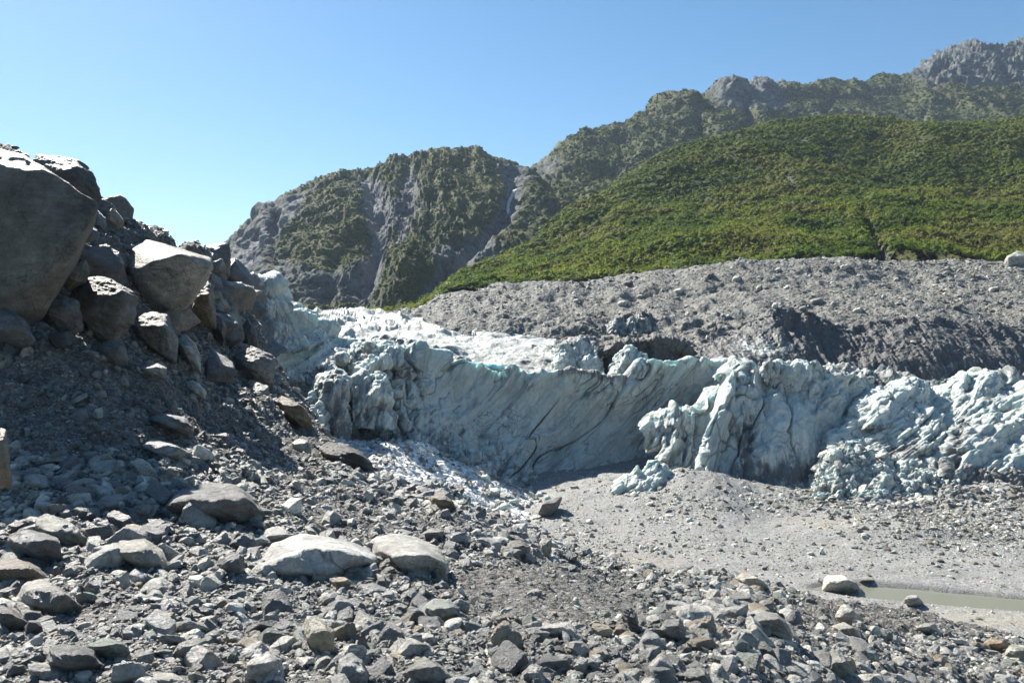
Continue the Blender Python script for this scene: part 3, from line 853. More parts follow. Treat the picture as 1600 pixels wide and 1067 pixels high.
# right buttress
def but_disp(P, U, V, PX, PY):
    S = shear(P, 0.42)
    L = sstep(1215, 1140, PX)
    d = ridged(S, (0.24, 0.12, 0.03), 4, 1.0, 121) * (0.35 + 1.0 * L)
    d = d + ridged(S, (0.8, 0.4, 0.15), 4, 0.85, 124) * (0.10 + 0.16 * L) + fbm(P, (0.13, 0.13, 0.16), 3, 1.0, 122) * 0.8 + scoop(S, (0.26, 0.2, 0.11), 126) * (0.8 + 0.9 * L) + scoop(S, (0.8, 0.6, 0.4), 127) * 0.35 + fbm(P, (0.9, 0.9, 0.9), 3, 0.7, 123) * 0.07
    d = d + (np.clip(cellv(S, (0.3, 0.3, 0.16), 125), 0, 0.4) - 0.2) * 0.9 * (0.4 + 0.6 * L)
    d = d - 1.3 * np.exp(-((PX - (1170 - (PY - 640) * 0.10)) / 11) ** 2) * sstep(615, 660, PY)
    d = d - 0.7 * fracture(S, (0.16, 0.12, 0.05), 330)
    return d + 1.5 * np.exp(-((PX - (1137 - (PY - 620) * 0.32)) / 14) ** 2)


def but_crack(P, PX, PY):
    S = shear(P, 0.42)
    return 0.75 * sstep(0.05, 0.015, cellv(S, (0.3, 0.3, 0.16), 125)) * (0.4 + 0.6 * sstep(1215, 1140, PX))


cliff('ice_buttress',
      [(1010, 672, 88), (1013, 660, 88), (1022, 650, 89), (1046, 642, 90), (1070, 634, 91), (1087, 628, 91), (1102, 620, 92), (1116, 612, 92), (1137, 607, 92), (1150, 592, 93), (1160, 582, 93), (1172, 578, 94), (1181, 580, 94),
       (1194, 572, 95), (1219, 566, 95), (1240, 570, 95), (1262, 571, 95), (1278, 588, 94), (1296, 612, 94), (1345, 640, 93)],
      [(1008, 700, 87.5), (1022, 708, 87), (1036, 716, 86.5), (1047, 730, 86), (1058, 745, 85), (1069, 758, 84.5), (1085, 764, 84), (1100, 768, 84), (1120, 772, 83), (1140, 776, 83), (1160, 782, 82), (1180, 786, 82), (1200, 788, 82), (1225, 786, 82), (1250, 780, 83), (1262, 775, 84), (1272, 765, 85), (1280, 750, 86), (1300, 730, 88), (1345, 715, 90)],
      460, 270, bulge=0.8, back=6, drop=0.12, lip=1.4, ends=(2, 1), disp=but_disp, crack=but_crack, k=(0.35, 0.5), rim=0.9,
      dirt=lambda P, U, V, PX, PY: 0.16 + 0.5 * np.exp(-((PX - (1168 - (PY - 640) * 0.05)) / 17) ** 2) * sstep(610, 680, PY) + 0.5 * gauss(PX, PY, 1245, 745, 50, 28) + .35 * gauss(PX, PY, 1195, 745, 20, 20) + 0.5 * sstep(1275, 1300, PX) * sstep(600, 640, PY))
cliff('ice_lobe', [(1196, 596, 92), (1194, 580, 92), (1203, 569, 92), (1219, 565, 92.5), (1236, 571, 93), (1250, 569, 93), (1264, 573, 93), (1270, 590, 93)],
      [(1192, 612, 93), (1205, 614, 93), (1222, 616, 93), (1240, 616, 93), (1256, 614, 94), (1270, 608, 94)],
      150, 70, bulge=0.9, back=5, drop=0.1, ends=(2, 2), disp=ice_disp(0.3, 0.2, 0.6, 0.2, 0.4, 130), dirt=lambda P, U, V, PX, PY: 0.35 * sstep(1230, 1200, PX) + 0.12)
# dark recess wall between buttress and right lobes
cliff('recess_wall', [(1262, 575, 94), (1300, 584, 93.5), (1340, 584, 94), (1391, 585, 95), (1440, 595, 98), (1500, 590, 99), (1620, 590, 99), (1900, 590, 98)],
      [(1262, 700, 88), (1300, 705, 87), (1340, 700, 88), (1391, 680, 90), (1440, 680, 94), (1500, 680, 94), (1620, 680, 94), (1900, 680, 93)],
      300, 110, bulge=-0.5, back=8, drop=0.0, disp=ice_disp(0.6, 0.5, 1.0, 0.3, 0.3, 140), by_x=True, k=(1.5, 2.5), dirt=lambda P, U, V, PX, PY: 0.14 + 0.35 * sstep(0.85, 1.0, V))
# right lobes
cliff('ice_lobe', [(1322, 640, 90), (1331, 629, 90), (1347, 620, 91), (1375, 606, 92), (1384, 609, 92), (1392, 600, 93), (1412, 596, 93), (1447, 600, 94), (1457, 612, 94), (1475, 604, 94.5), (1506, 588, 95), (1530, 584, 96), (1553, 586, 96), (1562, 602, 96)],
      [(1322, 672, 88), (1350, 674, 87), (1380, 674, 86), (1410, 676, 86), (1440, 676, 86), (1470, 676, 86), (1500, 670, 87), (1530, 664, 88), (1565, 660, 88)],
      330, 120, bulge=0.9, back=6, drop=0.05, ends=(2, 2), k=(1.5, 2.2), rim=0.9, disp=ice_disp(0.75, 1.6, 0.6, 0.10, 0.18, 150), dirt=lambda P, U, V, PX, PY: 0.24 + 0.3 * sstep(0.3, 0, V))
cliff('ice_lobe', [(1284, 690, 87), (1300, 676, 87), (1330, 662, 87.5), (1362, 650, 88), (1395, 636, 88), (1412, 622, 88.5), (1424, 616, 89), (1437, 618, 89), (1448, 640, 88), (1472, 664, 87), (1490, 680, 86)],
      [(1276, 745, 83), (1300, 742, 83), (1330, 740, 83), (1362, 738, 83), (1400, 740, 82.5), (1440, 742, 82), (1475, 745, 82), (1500, 745, 82)],
      330, 140, bulge=1.0, back=6, drop=0.15, ends=(2, 2), k=(1.6, 2.4), rim=0.7, disp=ice_disp(0.7, 1.8, 0.6, 0.12, 0.18, 160), dirt=lambda P, U, V, PX, PY: 0.24 + 0.4 * gauss(PX, PY, 1400, 708, 45, 16))
cliff('ice_lobe', [(1456, 690, 84), (1470, 668, 86), (1488, 656, 86), (1510, 640, 87), (1531, 627, 87.5), (1560, 622, 88), (1585, 622, 88), (1600, 617, 88), (1640, 605, 88), (1750, 600, 87), (1900, 610, 86)],
      [(1430, 750, 80), (1470, 754, 79), (1510, 754, 79), (1550, 752, 79), (1580, 750, 79), (1620, 748, 78), (1700, 748, 78), (1800, 748, 78), (1900, 748, 78)],
      360, 160, bulge=0.6, back=9, drop=0.02, ends=(3, 0), k=(1.6, 2.4), rim=0.7, disp=ice_disp(0.8, 1.8, 0.7, 0.10, 0.15, 170),
      dirt=lambda P, U, V, PX, PY: 0.16 + 0.4 * np.exp(-((PX - (1500 - (PY - 670) * 0.25)) / 16) ** 2) + 0.3 * gauss(PX, PY, 1545, 622, 26, 8))


# broken apron of fallen ice
def apron_cells(P):
    S = P + np.stack([fbm(P, (.5, .5, .5), 2, 1, q) * 0.5 for q in (186, 187, 188)], -1)
    return cellv(S, (0.6, 0.6, 0.75), 181), cellv(S, (1.5, 1.5, 1.9), 185)


def apron_disp(P, U, V, PX, PY):
    c1, c2 = apron_cells(P)
    return (np.clip(c1, 0, 0.45) - 0.25) * 0.9 + (np.clip(c2, 0, 0.4) - 0.2) * 0.55 + ridged(shear(P, 0.5), (0.5, 0.4, 0.12), 4, 0.8, 189) * 0.45 + fbm(P, (0.2, 0.2, 0.2), 4, 0.9, 183) * 0.9 + fbm(P, (1.5, 1.5, 1.5), 3, 0.7, 184) * 0.12


def apron_crack(P, PX, PY):
    c1, c2 = apron_cells(P)
    return np.maximum(0.8 * sstep(0.08, 0.02, c1), 0.5 * sstep(0.08, 0.02, c2))


cliff('broken_ice_apron', [(1262, 765, 79.5), (1275, 748, 80), (1290, 728, 81), (1310, 700, 82), (1331, 685, 83), (1350, 694, 83), (1375, 700, 82.5), (1400, 706, 82), (1430, 716, 81.5), (1460, 727, 81), (1500, 732, 80.5), (1540, 733, 80), (1600, 742, 79.5), (1700, 742, 79), (1900, 742, 79)],
      [(1250, 775, 77), (1280, 780, 76.5), (1320, 785, 76), (1360, 790, 75), (1400, 795, 74.5), (1440, 796, 74), (1480, 792, 74), (1520, 786, 75), (1600, 780, 76), (1700, 780, 76), (1900, 780, 76)],
      420, 150, bulge=0.3, back=5, drop=0.15, disp=apron_disp, crack=apron_crack, by_x=True,
      dirt=lambda P, U, V, PX, PY: 0.16 + 0.5 * sstep(1455, 1530, PX) + 0.3 * gauss(PX, PY, 1450, 762, 40, 16) + 0.12 * sstep(0.5, 0.1, V))
# dirty ice wall under the lateral moraine
def dark_disp(P, U, V, PX, PY):
    pk = gauss(PX, PY, 1235, 530, 60, 60)
    return ridged(P, (0.6, 0.2, 0.05), 5, 0.8, 191) * 0.22 + ridged(P, (1.6, 0.4, 0.09), 4, 0.8, 195) * 0.10 + fbm(P, (1.2, 1.2, 1.2), 4, 0.6, 196) * 0.15 + fbm(P, (0.07, 0.07, 0.07), 4, 0.9, 192) * 1.2 + ridged(shear(P, 0.1), (0.10, 0.1, 0.04), 4, 0.9, 193) * 0.35 + pk * ridged(shear(P, 1.2), (0.3, 0.1, 0.1), 4, 0.8, 194) * 0.4


cliff('dirty_ice_wall', [(1050, 565, 108), (1100, 553, 110), (1130, 540, 111), (1160, 522, 112), (1187, 504, 112), (1205, 494, 112), (1222, 490, 112), (1256, 494, 112), (1275, 500, 112), (1287, 508, 111), (1325, 513, 111), (1366, 510, 111), (1410, 504, 111), (1459, 497, 111), (1520, 502, 111), (1553, 501, 111), (1600, 518, 110), (1700, 520, 109), (1900, 520, 108)],
      [(1050, 580, 102), (1100, 585, 101), (1160, 592, 100), (1220, 596, 100), (1300, 606, 100), (1400, 620, 99), (1500, 625, 99), (1600, 640, 98), (1900, 640, 97)],
      560, 190, bulge=1.0, back=8, drop=-0.03, disp=dark_disp, by_x=True, mat=M_DIRTY, k=(0.08, 0.08),
      dirt=lambda P, U, V, PX, PY: np.clip(0.64 + 0.10 * V + 0.25 * sstep(1.0, 1.1, V) - 0.45 * gauss(PX, PY, 1190, 545, 45, 14) - 0.25 * sstep(590, 620, PY) - 0.12 * gauss(PX, PY, 1200, 520, 20, 20), 0, 1))
# small ice showing through the debris
cliff('serac', [(868, 552, 104), (880, 540, 104), (898, 530, 105), (908, 525, 105), (918, 530, 105), (930, 540, 104), (940, 552, 104)],
      [(862, 590, 101), (880, 590, 101), (900, 592, 101), (920, 592, 101), (945, 592, 101)],
      140, 80, bulge=0.6, back=6, drop=0.1, ends=(2, 2), disp=ice_disp(0.5, 0.2, 0.7, 0.2, 0.4, 200), dirt=lambda P, U, V, PX, PY: 0.22 + 0.4 * (V > 0.95))
cliff('debris_hummock', [(912, 575, 103), (930, 560, 104), (955, 543, 105), (985, 535, 106), (1020, 531, 106), (1055, 534, 106), (1072, 548, 106), (1085, 562, 106)],
      [(905, 600, 101), (940, 600, 102), (980, 600, 103), (1020, 598, 104), (1060, 596, 104), (1090, 594, 104)],
      200, 90, bulge=-1.6, back=8, drop=-0.02, ends=(2, 2), disp=ice_disp(0.4, 0.2, 0.8, 0.4, 0.4, 210), mat=M_DIRTY, dirt=lambda P, U, V, PX, PY: 0.95 + 0 * V)
cliff('serac', [(958, 578, 102), (965, 558, 102.5), (978, 545, 103), (992, 544, 103.5), (1003, 556, 103), (1010, 574, 102)], [(952, 598, 100), (965, 600, 100), (980, 600, 100), (995, 600, 100), (1014, 598, 100)],
      100, 60, bulge=0.5, back=4, drop=0.1, ends=(2, 2), disp=ice_disp(0.5, 0.4, 0.6, 0.2, 0.4, 215), dirt=lambda P, U, V, PX, PY: 0.1 + 0 * V)
cliff('serac', [(950, 512, 118), (962, 500, 119), (985, 494, 120), (1003, 488, 120), (1015, 490, 120), (1026, 503, 120)],
      [(948, 522, 115), (965, 522, 115), (985, 520, 116), (1005, 518, 116), (1030, 516, 117)],
      120, 50, bulge=0.3, back=6, drop=0.0, ends=(2, 2), disp=ice_disp(0.4, 0.3, 0.6, 0.3, 0.4, 220), mat=M_DIRTY, dirt=lambda P, U, V, PX, PY: np.clip(0.48 + 0.4 * (V > 0.9), 0, 1))
cliff('ice_remnant', [(960, 757, 80.5), (968, 748, 80.8), (982, 745, 81), (996, 731, 81), (1003, 735, 81), (1014, 724, 81.3), (1026, 721, 81.5), (1040, 728, 81.5), (1054, 740, 81.5), (1080, 748, 81.5)],
      [(952, 775, 78.5), (980, 775, 78.5), (1005, 773, 78.5), (1030, 772, 78.5), (1055, 772, 78.5), (1084, 772, 78.5)],
      140, 60, bulge=0.3, back=3.0, drop=0.2, ends=(0.8, 0.8), disp=ice_disp(0.3, 1.0, 0.3, 0.1, 0.7, 230), dirt=lambda P, U, V, PX, PY: 0 * V)
print('glacier', time.time() - T0)
#--ROCKS--
# ------------------------------------------------------------------ rock shapes
_ico = {}


def ico(level):
    if level not in _ico:
        bm = bmesh.new()
        bmesh.ops.create_icosphere(bm, subdivisions=level, radius=1.0)
        v = np.array([x.co[:] for x in bm.verts])
        f = np.array([[q.index for q in p.verts] for p in bm.faces], np.int32)
        bm.free()
        _ico[level] = (v / np.linalg.norm(v, axis=1, keepdims=True), f)
    return _ico[level]


def rand_rot(r, tilt=None):
    """random yaw, then a tilt; tilt None = any attitude"""
    if tilt is None:
        q = r.normal(size=4)
        q /= np.linalg.norm(q)
        w_, x, y, z = q
        return np.array([[1 - 2 * (y * y + z * z), 2 * (x * y - z * w_), 2 * (x * z + y * w_)], [2 * (x * y + z * w_), 1 - 2 * (x * x + z * z), 2 * (y * z - x * w_)], [2 * (x * z - y * w_), 2 * (y * z + x * w_), 1 - 2 * (x * x + y * y)]])
    a, b, c = r.uniform(0, 6.283), r.normal() * tilt, r.normal() * tilt
    Rz = np.array([[math.cos(a), -math.sin(a), 0], [math.sin(a), math.cos(a), 0], [0, 0, 1]])
    Rx = np.array([[1, 0, 0], [0, math.cos(b), -math.sin(b)], [0, math.sin(b), math.cos(b)]])
    Ry = np.array([[math.cos(c), 0, math.sin(c)], [0, 1, 0], [-math.sin(c), 0, math.cos(c)]])
    return Rx @ Ry @ Rz


def planes_shape(D, N, dist, p):
    q = np.clip(D @ N.T, 0, None) / dist[None, :]
    return np.sum(q ** p, 1) ** (-1.0 / p)


def rock_shape(level, seed, p=16, rough=0.0, scale=(1, .74, .52), nplane=11):
    r = np.random.default_rng(seed)
    D, Fc = ico(level)
    N = r.normal(size=(nplane, 3))
    N = np.concatenate([N, [[1, .2, .1], [-1, .1, -.2], [.1, 1, .1], [-.1, -1, .2], [0.1, .1, 1], [.1, -.1, -1]]])
    N /= np.linalg.norm(N, axis=1, keepdims=True)
    dist = r.uniform(0.62, 1.0, len(N))
    V = D * planes_shape(D, N, dist, p)[:, None]
    V = V * np.array(scale)
    V /= np.abs(V[:, 0]).max()
    if rough:
        V = V * (1 + rough * fbm(V, (2.2, 2.2, 2.2), 4, 0.7, seed))[:, None]
    return V, Fc


TONES = [('grey', (0.25, 0.253, 0.257), 10), ('pale grey', (0.42, 0.42, 0.405), 7), ('dark grey', (0.115, 0.118, 0.125), 6), ('green-grey', (0.175, 0.20, 0.185), 3), ('brown', (0.225, 0.19, 0.14), 2), ('whitish', (0.55, 0.55, 0.53), 2.0)]
TW = np.array([t[2] for t in TONES], float)
TW /= TW.sum()
TC = np.array([t[1] for t in TONES])


def merge(name, lib, which, pos, size, rots, cols, mat, smooth=False):
    Vs, Fs, Cs, off = [], [], [], 0
    for k, (V, Fc) in enumerate(lib):
        idx = np.nonzero(which == k)[0]
        if not len(idx):
            continue
        P = np.einsum('nij,vj->nvi', rots[idx], V) * size[idx][:, None, None] + pos[idx][:, None]
        Vs.append(P.reshape(-1, 3))
        Fs.append((Fc[None] + (np.arange(len(idx)) * len(V))[:, None, None] + off).reshape(-1, 3))
        Cs.append(np.repeat(cols[idx], len(V), 0))
        off += len(idx) * len(V)
    me = make_mesh(name, np.concatenate(Vs), faces3=np.concatenate(Fs), smooth=smooth, attrs={'Col': np.concatenate(Cs)})
    return link(name, me, mat)


def scatter(P, n, wgt, r):
    """random points on a grid surface: weight per vertex = area * wgt"""
    a = np.linalg.norm(np.cross(P[1:, :-1] - P[:-1, :-1], P[:-1, 1:] - P[:-1, :-1]), axis=-1)
    ww = (a * wgt[:-1, :-1]).ravel()
    ww /= ww.sum()
    c = np.searchsorted(np.cumsum(ww), r.random(n))
    c = np.clip(c, 0, len(ww) - 1)
    i, j = np.unravel_index(c, a.shape)
    u, v = r.random((2, n, 1))
    q = P[i, j] * (1 - u) * (1 - v) + P[i + 1, j] * u * (1 - v) + P[i, j + 1] * (1 - u) * v + P[i + 1, j + 1] * u * v
    return q, i, j


def yaw_batch(r, n, tilt):
    a, b, c = r.uniform(0, 6.283, n), r.normal(size=n) * tilt, r.normal(size=n) * tilt
    z, o = np.zeros(n), np.ones(n)
    Rz = np.stack([np.cos(a), -np.sin(a), z, np.sin(a), np.cos(a), z, z, z, o], -1).reshape(n, 3, 3)
    Rx = np.stack([o, z, z, z, np.cos(b), -np.sin(b), z, np.sin(b), np.cos(b)], -1).reshape(n, 3, 3)
    Ry = np.stack([np.cos(c), z, np.sin(c), z, o, z, -np.sin(c), z, np.cos(c)], -1).reshape(n, 3, 3)
    return Rx @ Ry @ Rz


def tilt_to(n):
    """rotation that takes +Z to the unit vectors n"""
    x = np.cross(np.array([0, 1.0, 0]), n)
    x /= np.linalg.norm(x, axis=-1, keepdims=True)
    y = np.cross(n, x)
    return np.stack([x, y, n], -1)


bpy.context.view_layer.update()


def hit(px, py):
    dg = bpy.context.evaluated_depsgraph_get()
    v = Vector(((px - 800) / FPX, 1, (HY - py) / FPX)).normalized()
    ok, loc, nor, idx, ob, _ = SC.ray_cast(dg, Vector((0, 0, CZ)), v)
    return (np.array(loc), np.array(nor), ob) if ok else (None, None, None)


# ------------------------------------------------------------------ boulders one can point at
HERO = []          # label, short, px, py, world centre, radius


def boulder(label, short, outline, col, d=None, t=0.45, ridge=None, lean=0.35, level=6, p=70, rough=0.065, cat='boulder', name='boulder', mat=None, strata=0.03, sink=0.06, group=None):
    o = np.array(outline, float)
    x0, x1, y0, y1 = o[:, 0].min(), o[:, 0].max(), o[:, 1].min(), o[:, 1].max()
    cx, cy, wpx, hpx = (x0 + x1) / 2, (y0 + y1) / 2, x1 - x0, y1 - y0
    if d is None:
        h = hit(min(max(cx, 3), 1597), min(y1 - 0.12 * hpx, 1066))[0]
        d = h[1] if h is not None else 20
        d += 0.1 * wpx / FPX * d
    s = max(wpx, hpx * 0.9) / FPX * d
    rel = (y1 - o[:, 1]) / max(hpx, 1)                      # 0 at the foot, 1 at the top
    ring = W(o[:, 0], o[:, 1], d + s * (lean * rel - 0.12))
    if ridge is None:
        ridge = [(cx - 0.27 * wpx, cy - 0.10 * hpx, 1.0), (cx + 0.20 * wpx, cy - 0.16 * hpx, 0.95), (cx + 0.02 * wpx, cy + 0.25 * hpx, 0.85)]
    rd = np.array(ridge, float)
    front = W(rd[:, 0], rd[:, 1], d - s * t * rd[:, 2])
    bo = np.array([cx, cy]) + (o - [cx, cy]) * 0.72
    backp = W(bo[:, 0], bo[:, 1], d + s * (0.25 + lean * 0.6 * rel + 0.3))
    low_ = ring[rel < 0.3] + np.array([0, 0.1 * s, -sink * s - 0.05 * s]) if (rel < 0.3).any() else ring[:0]
    pts = np.concatenate([ring, front, backp, low_])
    bm = bmesh.new()
    for q in pts:
        bm.verts.new(q)
    bmesh.ops.convex_hull(bm, input=bm.verts[:])
    bm.normal_update()
    c = pts.mean(0)
    N, dist = [], []
    for f in bm.faces:
        n = np.array(f.normal)
        k = float(n @ (np.array(f.verts[0].co) - c))
        if k < 0:
            n, k = -n, -k
        if k < 1e-5 or f.calc_area() < 1e-5 * s * s:
            continue
        if all(n @ m < 0.996 for m in N):
            N.append(n)
            dist.append(max(k, 0.03 * s))
    bm.free()
    rc = np.random.default_rng(sum(map(ord, label)))
    for _ in range(7):
        n = rc.normal(size=3) * [1, 1, 0.8]
        n /= np.linalg.norm(n)
        N.append(n)
        dist.append(float(((pts - c) @ n).max()) * rc.uniform(0.76, 0.94))
    D, Fc = ico(level)
    V = D * planes_shape(D, np.array(N), np.array(dist), p)[:, None]
    sd = abs(hash(label)) % 97 if False else sum(map(ord, label)) % 97
    V = V * (1 + rough * 0.8 * fbm(V / s, (2.4, 2.4, 2.4), 5, 0.75, sd) + rough * 0.45 * ridged(V / s, (5, 5, 5), 4, 0.7, sd + 1) + rough * 0.9 * (np.clip(cellv(V / s, (3.2, 3.2, 4.5), sd), 0, 0.25) - 0.15))[:, None]
    if strata:
        ax = np.array([0.35, 0.25, 0.9])
        lay = (V @ ax) / s
        ly = np.stack([lay * 9, (V[:, 0] / s) * 1.1, (V[:, 1] / s) * 1.1], -1)
        V = V * (1 + strata * ridged(ly, (1, 1, 1), 3, 0.8, sd + 2))[:, None]
    foot = np.array([c[0], c[1], (V[:, 2] + c[2]).min()])
    jit = np.array(col) * (1 + 0.0 * V[:, :1])
    me = make_mesh(name, V + c - foot, faces3=Fc, smooth=True, attrs={'Col': np.broadcast_to(jit, V.shape)})
    ob = link(name, me, mat or (M_ROCKBIG if s > 1.6 else M_ROCK))
    ob.location = foot
    tag(ob, label, cat, group)
    HERO.append((label, short, cx, cy, c, 0.5 * s, wpx, hpx))
    return ob


GR, LG, DK, BR, GN, WH = (0.25, 0.255, 0.26), (0.37, 0.37, 0.36), (0.105, 0.108, 0.115), (0.20, 0.165, 0.12), (0.18, 0.205, 0.19), (0.46, 0.46, 0.455)
BG = (0.185, 0.172, 0.148)
boulder('huge brown-grey overhanging boulder at the left edge under the skyline', 'huge overhanging boulder',
        [(-130, 246), (-20, 219), (40, 236), (160, 318), (174, 353), (94, 440), (12, 482), (-90, 460), (-140, 380)], BG, d=23.2, t=0.34,
        ridge=[(60, 262, .10), (-60, 262, .12), (78, 342, 0.55), (20, 440, 0.6), (-60, 340, .55), (160, 348, .22)], lean=0.0, level=6, rough=0.03, strata=0.008)
boulder('dark ledge of rock on top of the huge overhanging boulder', 'dark ledge on top', [(40, 243), (84, 244), (122, 248), (145, 270), (154, 292), (150, 304), (128, 312), (80, 285)], DK, d=24.6, strata=0.06, lean=0.15)
boulder('boulder with a sunlit white sloping top and shaded brown front', 'white-topped skyline boulder',
        [(187, 381), (196, 373), (231, 374), (281, 390), (331, 403), (334, 420), (322, 443), (281, 468), (259, 473), (219, 462), (205, 440), (196, 418)], (0.34, 0.325, 0.295), d=31, t=0.3,
        ridge=[(206, 428, .5), (235, 409, .75), (281, 398, .9), (326, 406, .8), (270, 440, .9), (230, 445, .7)], lean=0.95, level=6, rough=0.025, strata=0.02)
boulder('small brown block wedged under the huge overhanging boulder', 'wedged brown block', [(90, 440), (115, 415), (135, 405), (140, 425), (130, 438), (105, 449)], BG, d=25)
boulder('bulky dark grey boulder with a rusty underside below the huge overhang', 'rusty-bottomed dark boulder', [(112, 452), (130, 436), (160, 432), (190, 447), (206, 455), (221, 472), (215, 497), (175, 527), (150, 522), (125, 500)], (0.15, 0.148, 0.145), d=25.3, lean=0.2,
        t=0.35, ridge=[(150, 462, .9), (195, 460, .9), (212, 470, .6), (180, 505, .9), (140, 490, .8)])
boulder('smooth blue-grey slab at the left edge in the deep shade', 'shaded left-edge slab', [(-40, 480), (0, 484), (22, 487), (42, 502), (53, 531), (30, 534), (0, 524), (-40, 515)], (0.16, 0.165, 0.18), d=22)
boulder('tall brown slab standing below the white-topped skyline boulder', 'tall brown slab', [(298, 470), (308, 448), (325, 438), (334, 452), (337, 512), (312, 508), (300, 495)], (0.19, 0.165, 0.13), d=34.5)
boulder('grey boulder speckled with sunlit rubble in the middle of the scree', 'rubble-speckled boulder', [(202, 505), (222, 488), (242, 482), (262, 491), (278, 530), (273, 562), (245, 552), (213, 532)], (0.165, 0.168, 0.17))
boulder('upright sharp stone with a bright sunlit tip on the scree', 'bright-tipped upright stone', [(277, 532), (284, 523), (293, 521), (305, 535), (313, 556), (312, 577), (299, 574), (285, 560)], LG, t=0.4)
boulder('flat-topped slab jutting from the upper scree beside the shadow', 'jutting scree slab', [(214, 576), (228, 569), (246, 567), (263, 575), (256, 589), (225, 589)], GR)
boulder('pale oblong slab lying along the sunlit scree strip', 'pale oblong slab', [(286, 598), (299, 593), (312, 600), (323, 611), (320, 621), (302, 617), (291, 611)], LG, lean=0.8)
boulder('blue-grey boulder with a rusty right edge beside the ice', 'rust-edged boulder', [(364, 556), (377, 546), (395, 541), (420, 552), (433, 560), (431, 580), (424, 597), (400, 603), (374, 588)], (0.19, 0.19, 0.195), d=41, strata=0.05)
boulder('blue-grey boulder with an orange foot hanging below the rust-edged one', 'orange-footed boulder', [(386, 607), (402, 597), (420, 603), (420, 635), (406, 644), (390, 627)], (0.2, 0.19, 0.18), d=37.5)
boulder('long brown slab leaning against the dirty ice at the scree edge', 'leaning brown slab', [(428, 624), (440, 618), (456, 624), (480, 640), (491, 661), (474, 667), (444, 650)], (0.2, 0.165, 0.12), d=37)
boulder('black wet outcrop at the lower end of the scree by the snow', 'black wet outcrop', [(498, 700), (512, 690), (532, 690), (560, 703), (581, 724), (586, 745), (560, 755), (522, 742)], (0.07, 0.07, 0.072), d=32, strata=0.06)
boulder('pale blocky stone at the scree edge above the wet outcrop', 'pale scree-edge block', [(454, 692), (468, 684), (481, 688), (488, 698), (486, 709), (462, 708)], LG)
boulder('long low slab with a sunlit top at the foot of the shaded scree', 'long sunlit slab', [(208, 694), (235, 685), (268, 692), (304, 711), (296, 719), (254, 712), (222, 704)], GR, lean=0.9)
boulder('tilted mottled block standing over a deep shadow on the left', 'tilted mottled block', [(205, 722), (222, 715), (238, 729), (248, 746), (232, 757), (221, 748)], LG, t=0.3)
boulder('tall brown stone cut off by the left edge of the view', 'tall left-edge stone', [(-20, 668), (0, 660), (8, 664), (13, 700), (14, 750), (-5, 756), (-25, 740)], (0.2, 0.175, 0.14), d=14.5)
boulder('large rounded dark boulder half buried in gravel left of centre', 'half-buried rounded boulder', [(250, 796), (270, 772), (300, 756), (330, 751), (365, 756), (398, 778), (415, 800), (416, 818), (370, 816), (300, 810), (262, 805)], (0.17, 0.17, 0.175),
        ridge=[(275, 785, 1), (315, 770, .9), (370, 772, .9), (400, 800, .7), (320, 800, 1)], lean=0.6, level=6, strata=0.05)
boulder('big blue-black boulder among pale stones near the left edge', 'blue-black boulder', [(9, 842), (34, 824), (75, 834), (98, 845), (101, 870), (76, 884), (40, 872), (12, 852)], (0.105, 0.115, 0.135), strata=0.02)
boulder('grey-green wedge boulder behind the blue-black boulder', 'grey-green wedge boulder', [(44, 818), (74, 802), (108, 813), (130, 840), (149, 856), (125, 863), (85, 858)], (0.175, 0.185, 0.17), lean=0.6)
boulder('low rounded brown boulder at the left edge in front of the blue-black boulder', 'low brown boulder', [(-30, 880), (0, 872), (28, 872), (60, 885), (79, 907), (55, 918), (0, 908), (-30, 905)], (0.17, 0.14, 0.11), strata=0.0)
boulder('tan flat-topped boulder with a shaded right end left of centre', 'tan flat-topped boulder', [(168, 864), (190, 845), (225, 842), (255, 860), (262, 881), (255, 894), (228, 890), (192, 880)], (0.27, 0.26, 0.235), lean=0.8)
boulder('round dark knob beside the long white-topped slab', 'round dark knob', [(341, 882), (354, 865), (378, 861), (384, 880), (376, 901), (355, 902), (344, 893)], (0.14, 0.14, 0.14), strata=0.0)
boulder('long white-topped slab boulder with rippled blue-grey side at centre left', 'long white-topped slab', [(384, 903), (398, 872), (428, 846), (470, 834), (520, 839), (560, 850), (584, 866), (588, 885), (560, 900), (500, 906), (440, 903), (402, 908)], (0.50, 0.505, 0.515),
        ridge=[(402, 893, .8), (440, 876, 1), (480, 858, .9), (530, 862, .8), (570, 880, .6), (470, 893, 1.0)], lean=0.8, level=6, rough=0.04, strata=0.05)
boulder('rounded boulder with a white crusted top and dark shaded front at centre', 'white-crusted rounded boulder', [(572, 857), (588, 841), (610, 832), (650, 838), (685, 854), (701, 880), (698, 897), (668, 905), (625, 903), (604, 887), (588, 872)], (0.42, 0.415, 0.40),
        ridge=[(605, 872, 1), (625, 868, 1.05), (665, 870, 1), (694, 884, .7), (640, 893, .9)], lean=1.0, level=6, rough=0.025, strata=0.02)
boulder('blunt pale grey-green boulder shaped like a cone in the lower middle', 'cone-shaped pale boulder', [(648, 967), (662, 946), (679, 934), (700, 936), (718, 949), (728, 969), (700, 978), (670, 976)], (0.27, 0.285, 0.275), strata=0.02)
boulder('cracked tan block standing upright in the lower middle', 'cracked tan block', [(472, 973), (479, 962), (498, 963), (521, 984), (528, 1005), (526, 1020), (495, 1028), (480, 1008)], (0.36, 0.33, 0.27), t=0.35, lean=0.45, strata=0.02)
boulder('triangular grey boulder at the bottom edge right of the cracked tan block', 'triangular bottom boulder', [(626, 1052), (648, 1036), (663, 1024), (690, 1039), (712, 1062), (702, 1078), (640, 1074)], (0.25, 0.25, 0.245), lean=0.7)
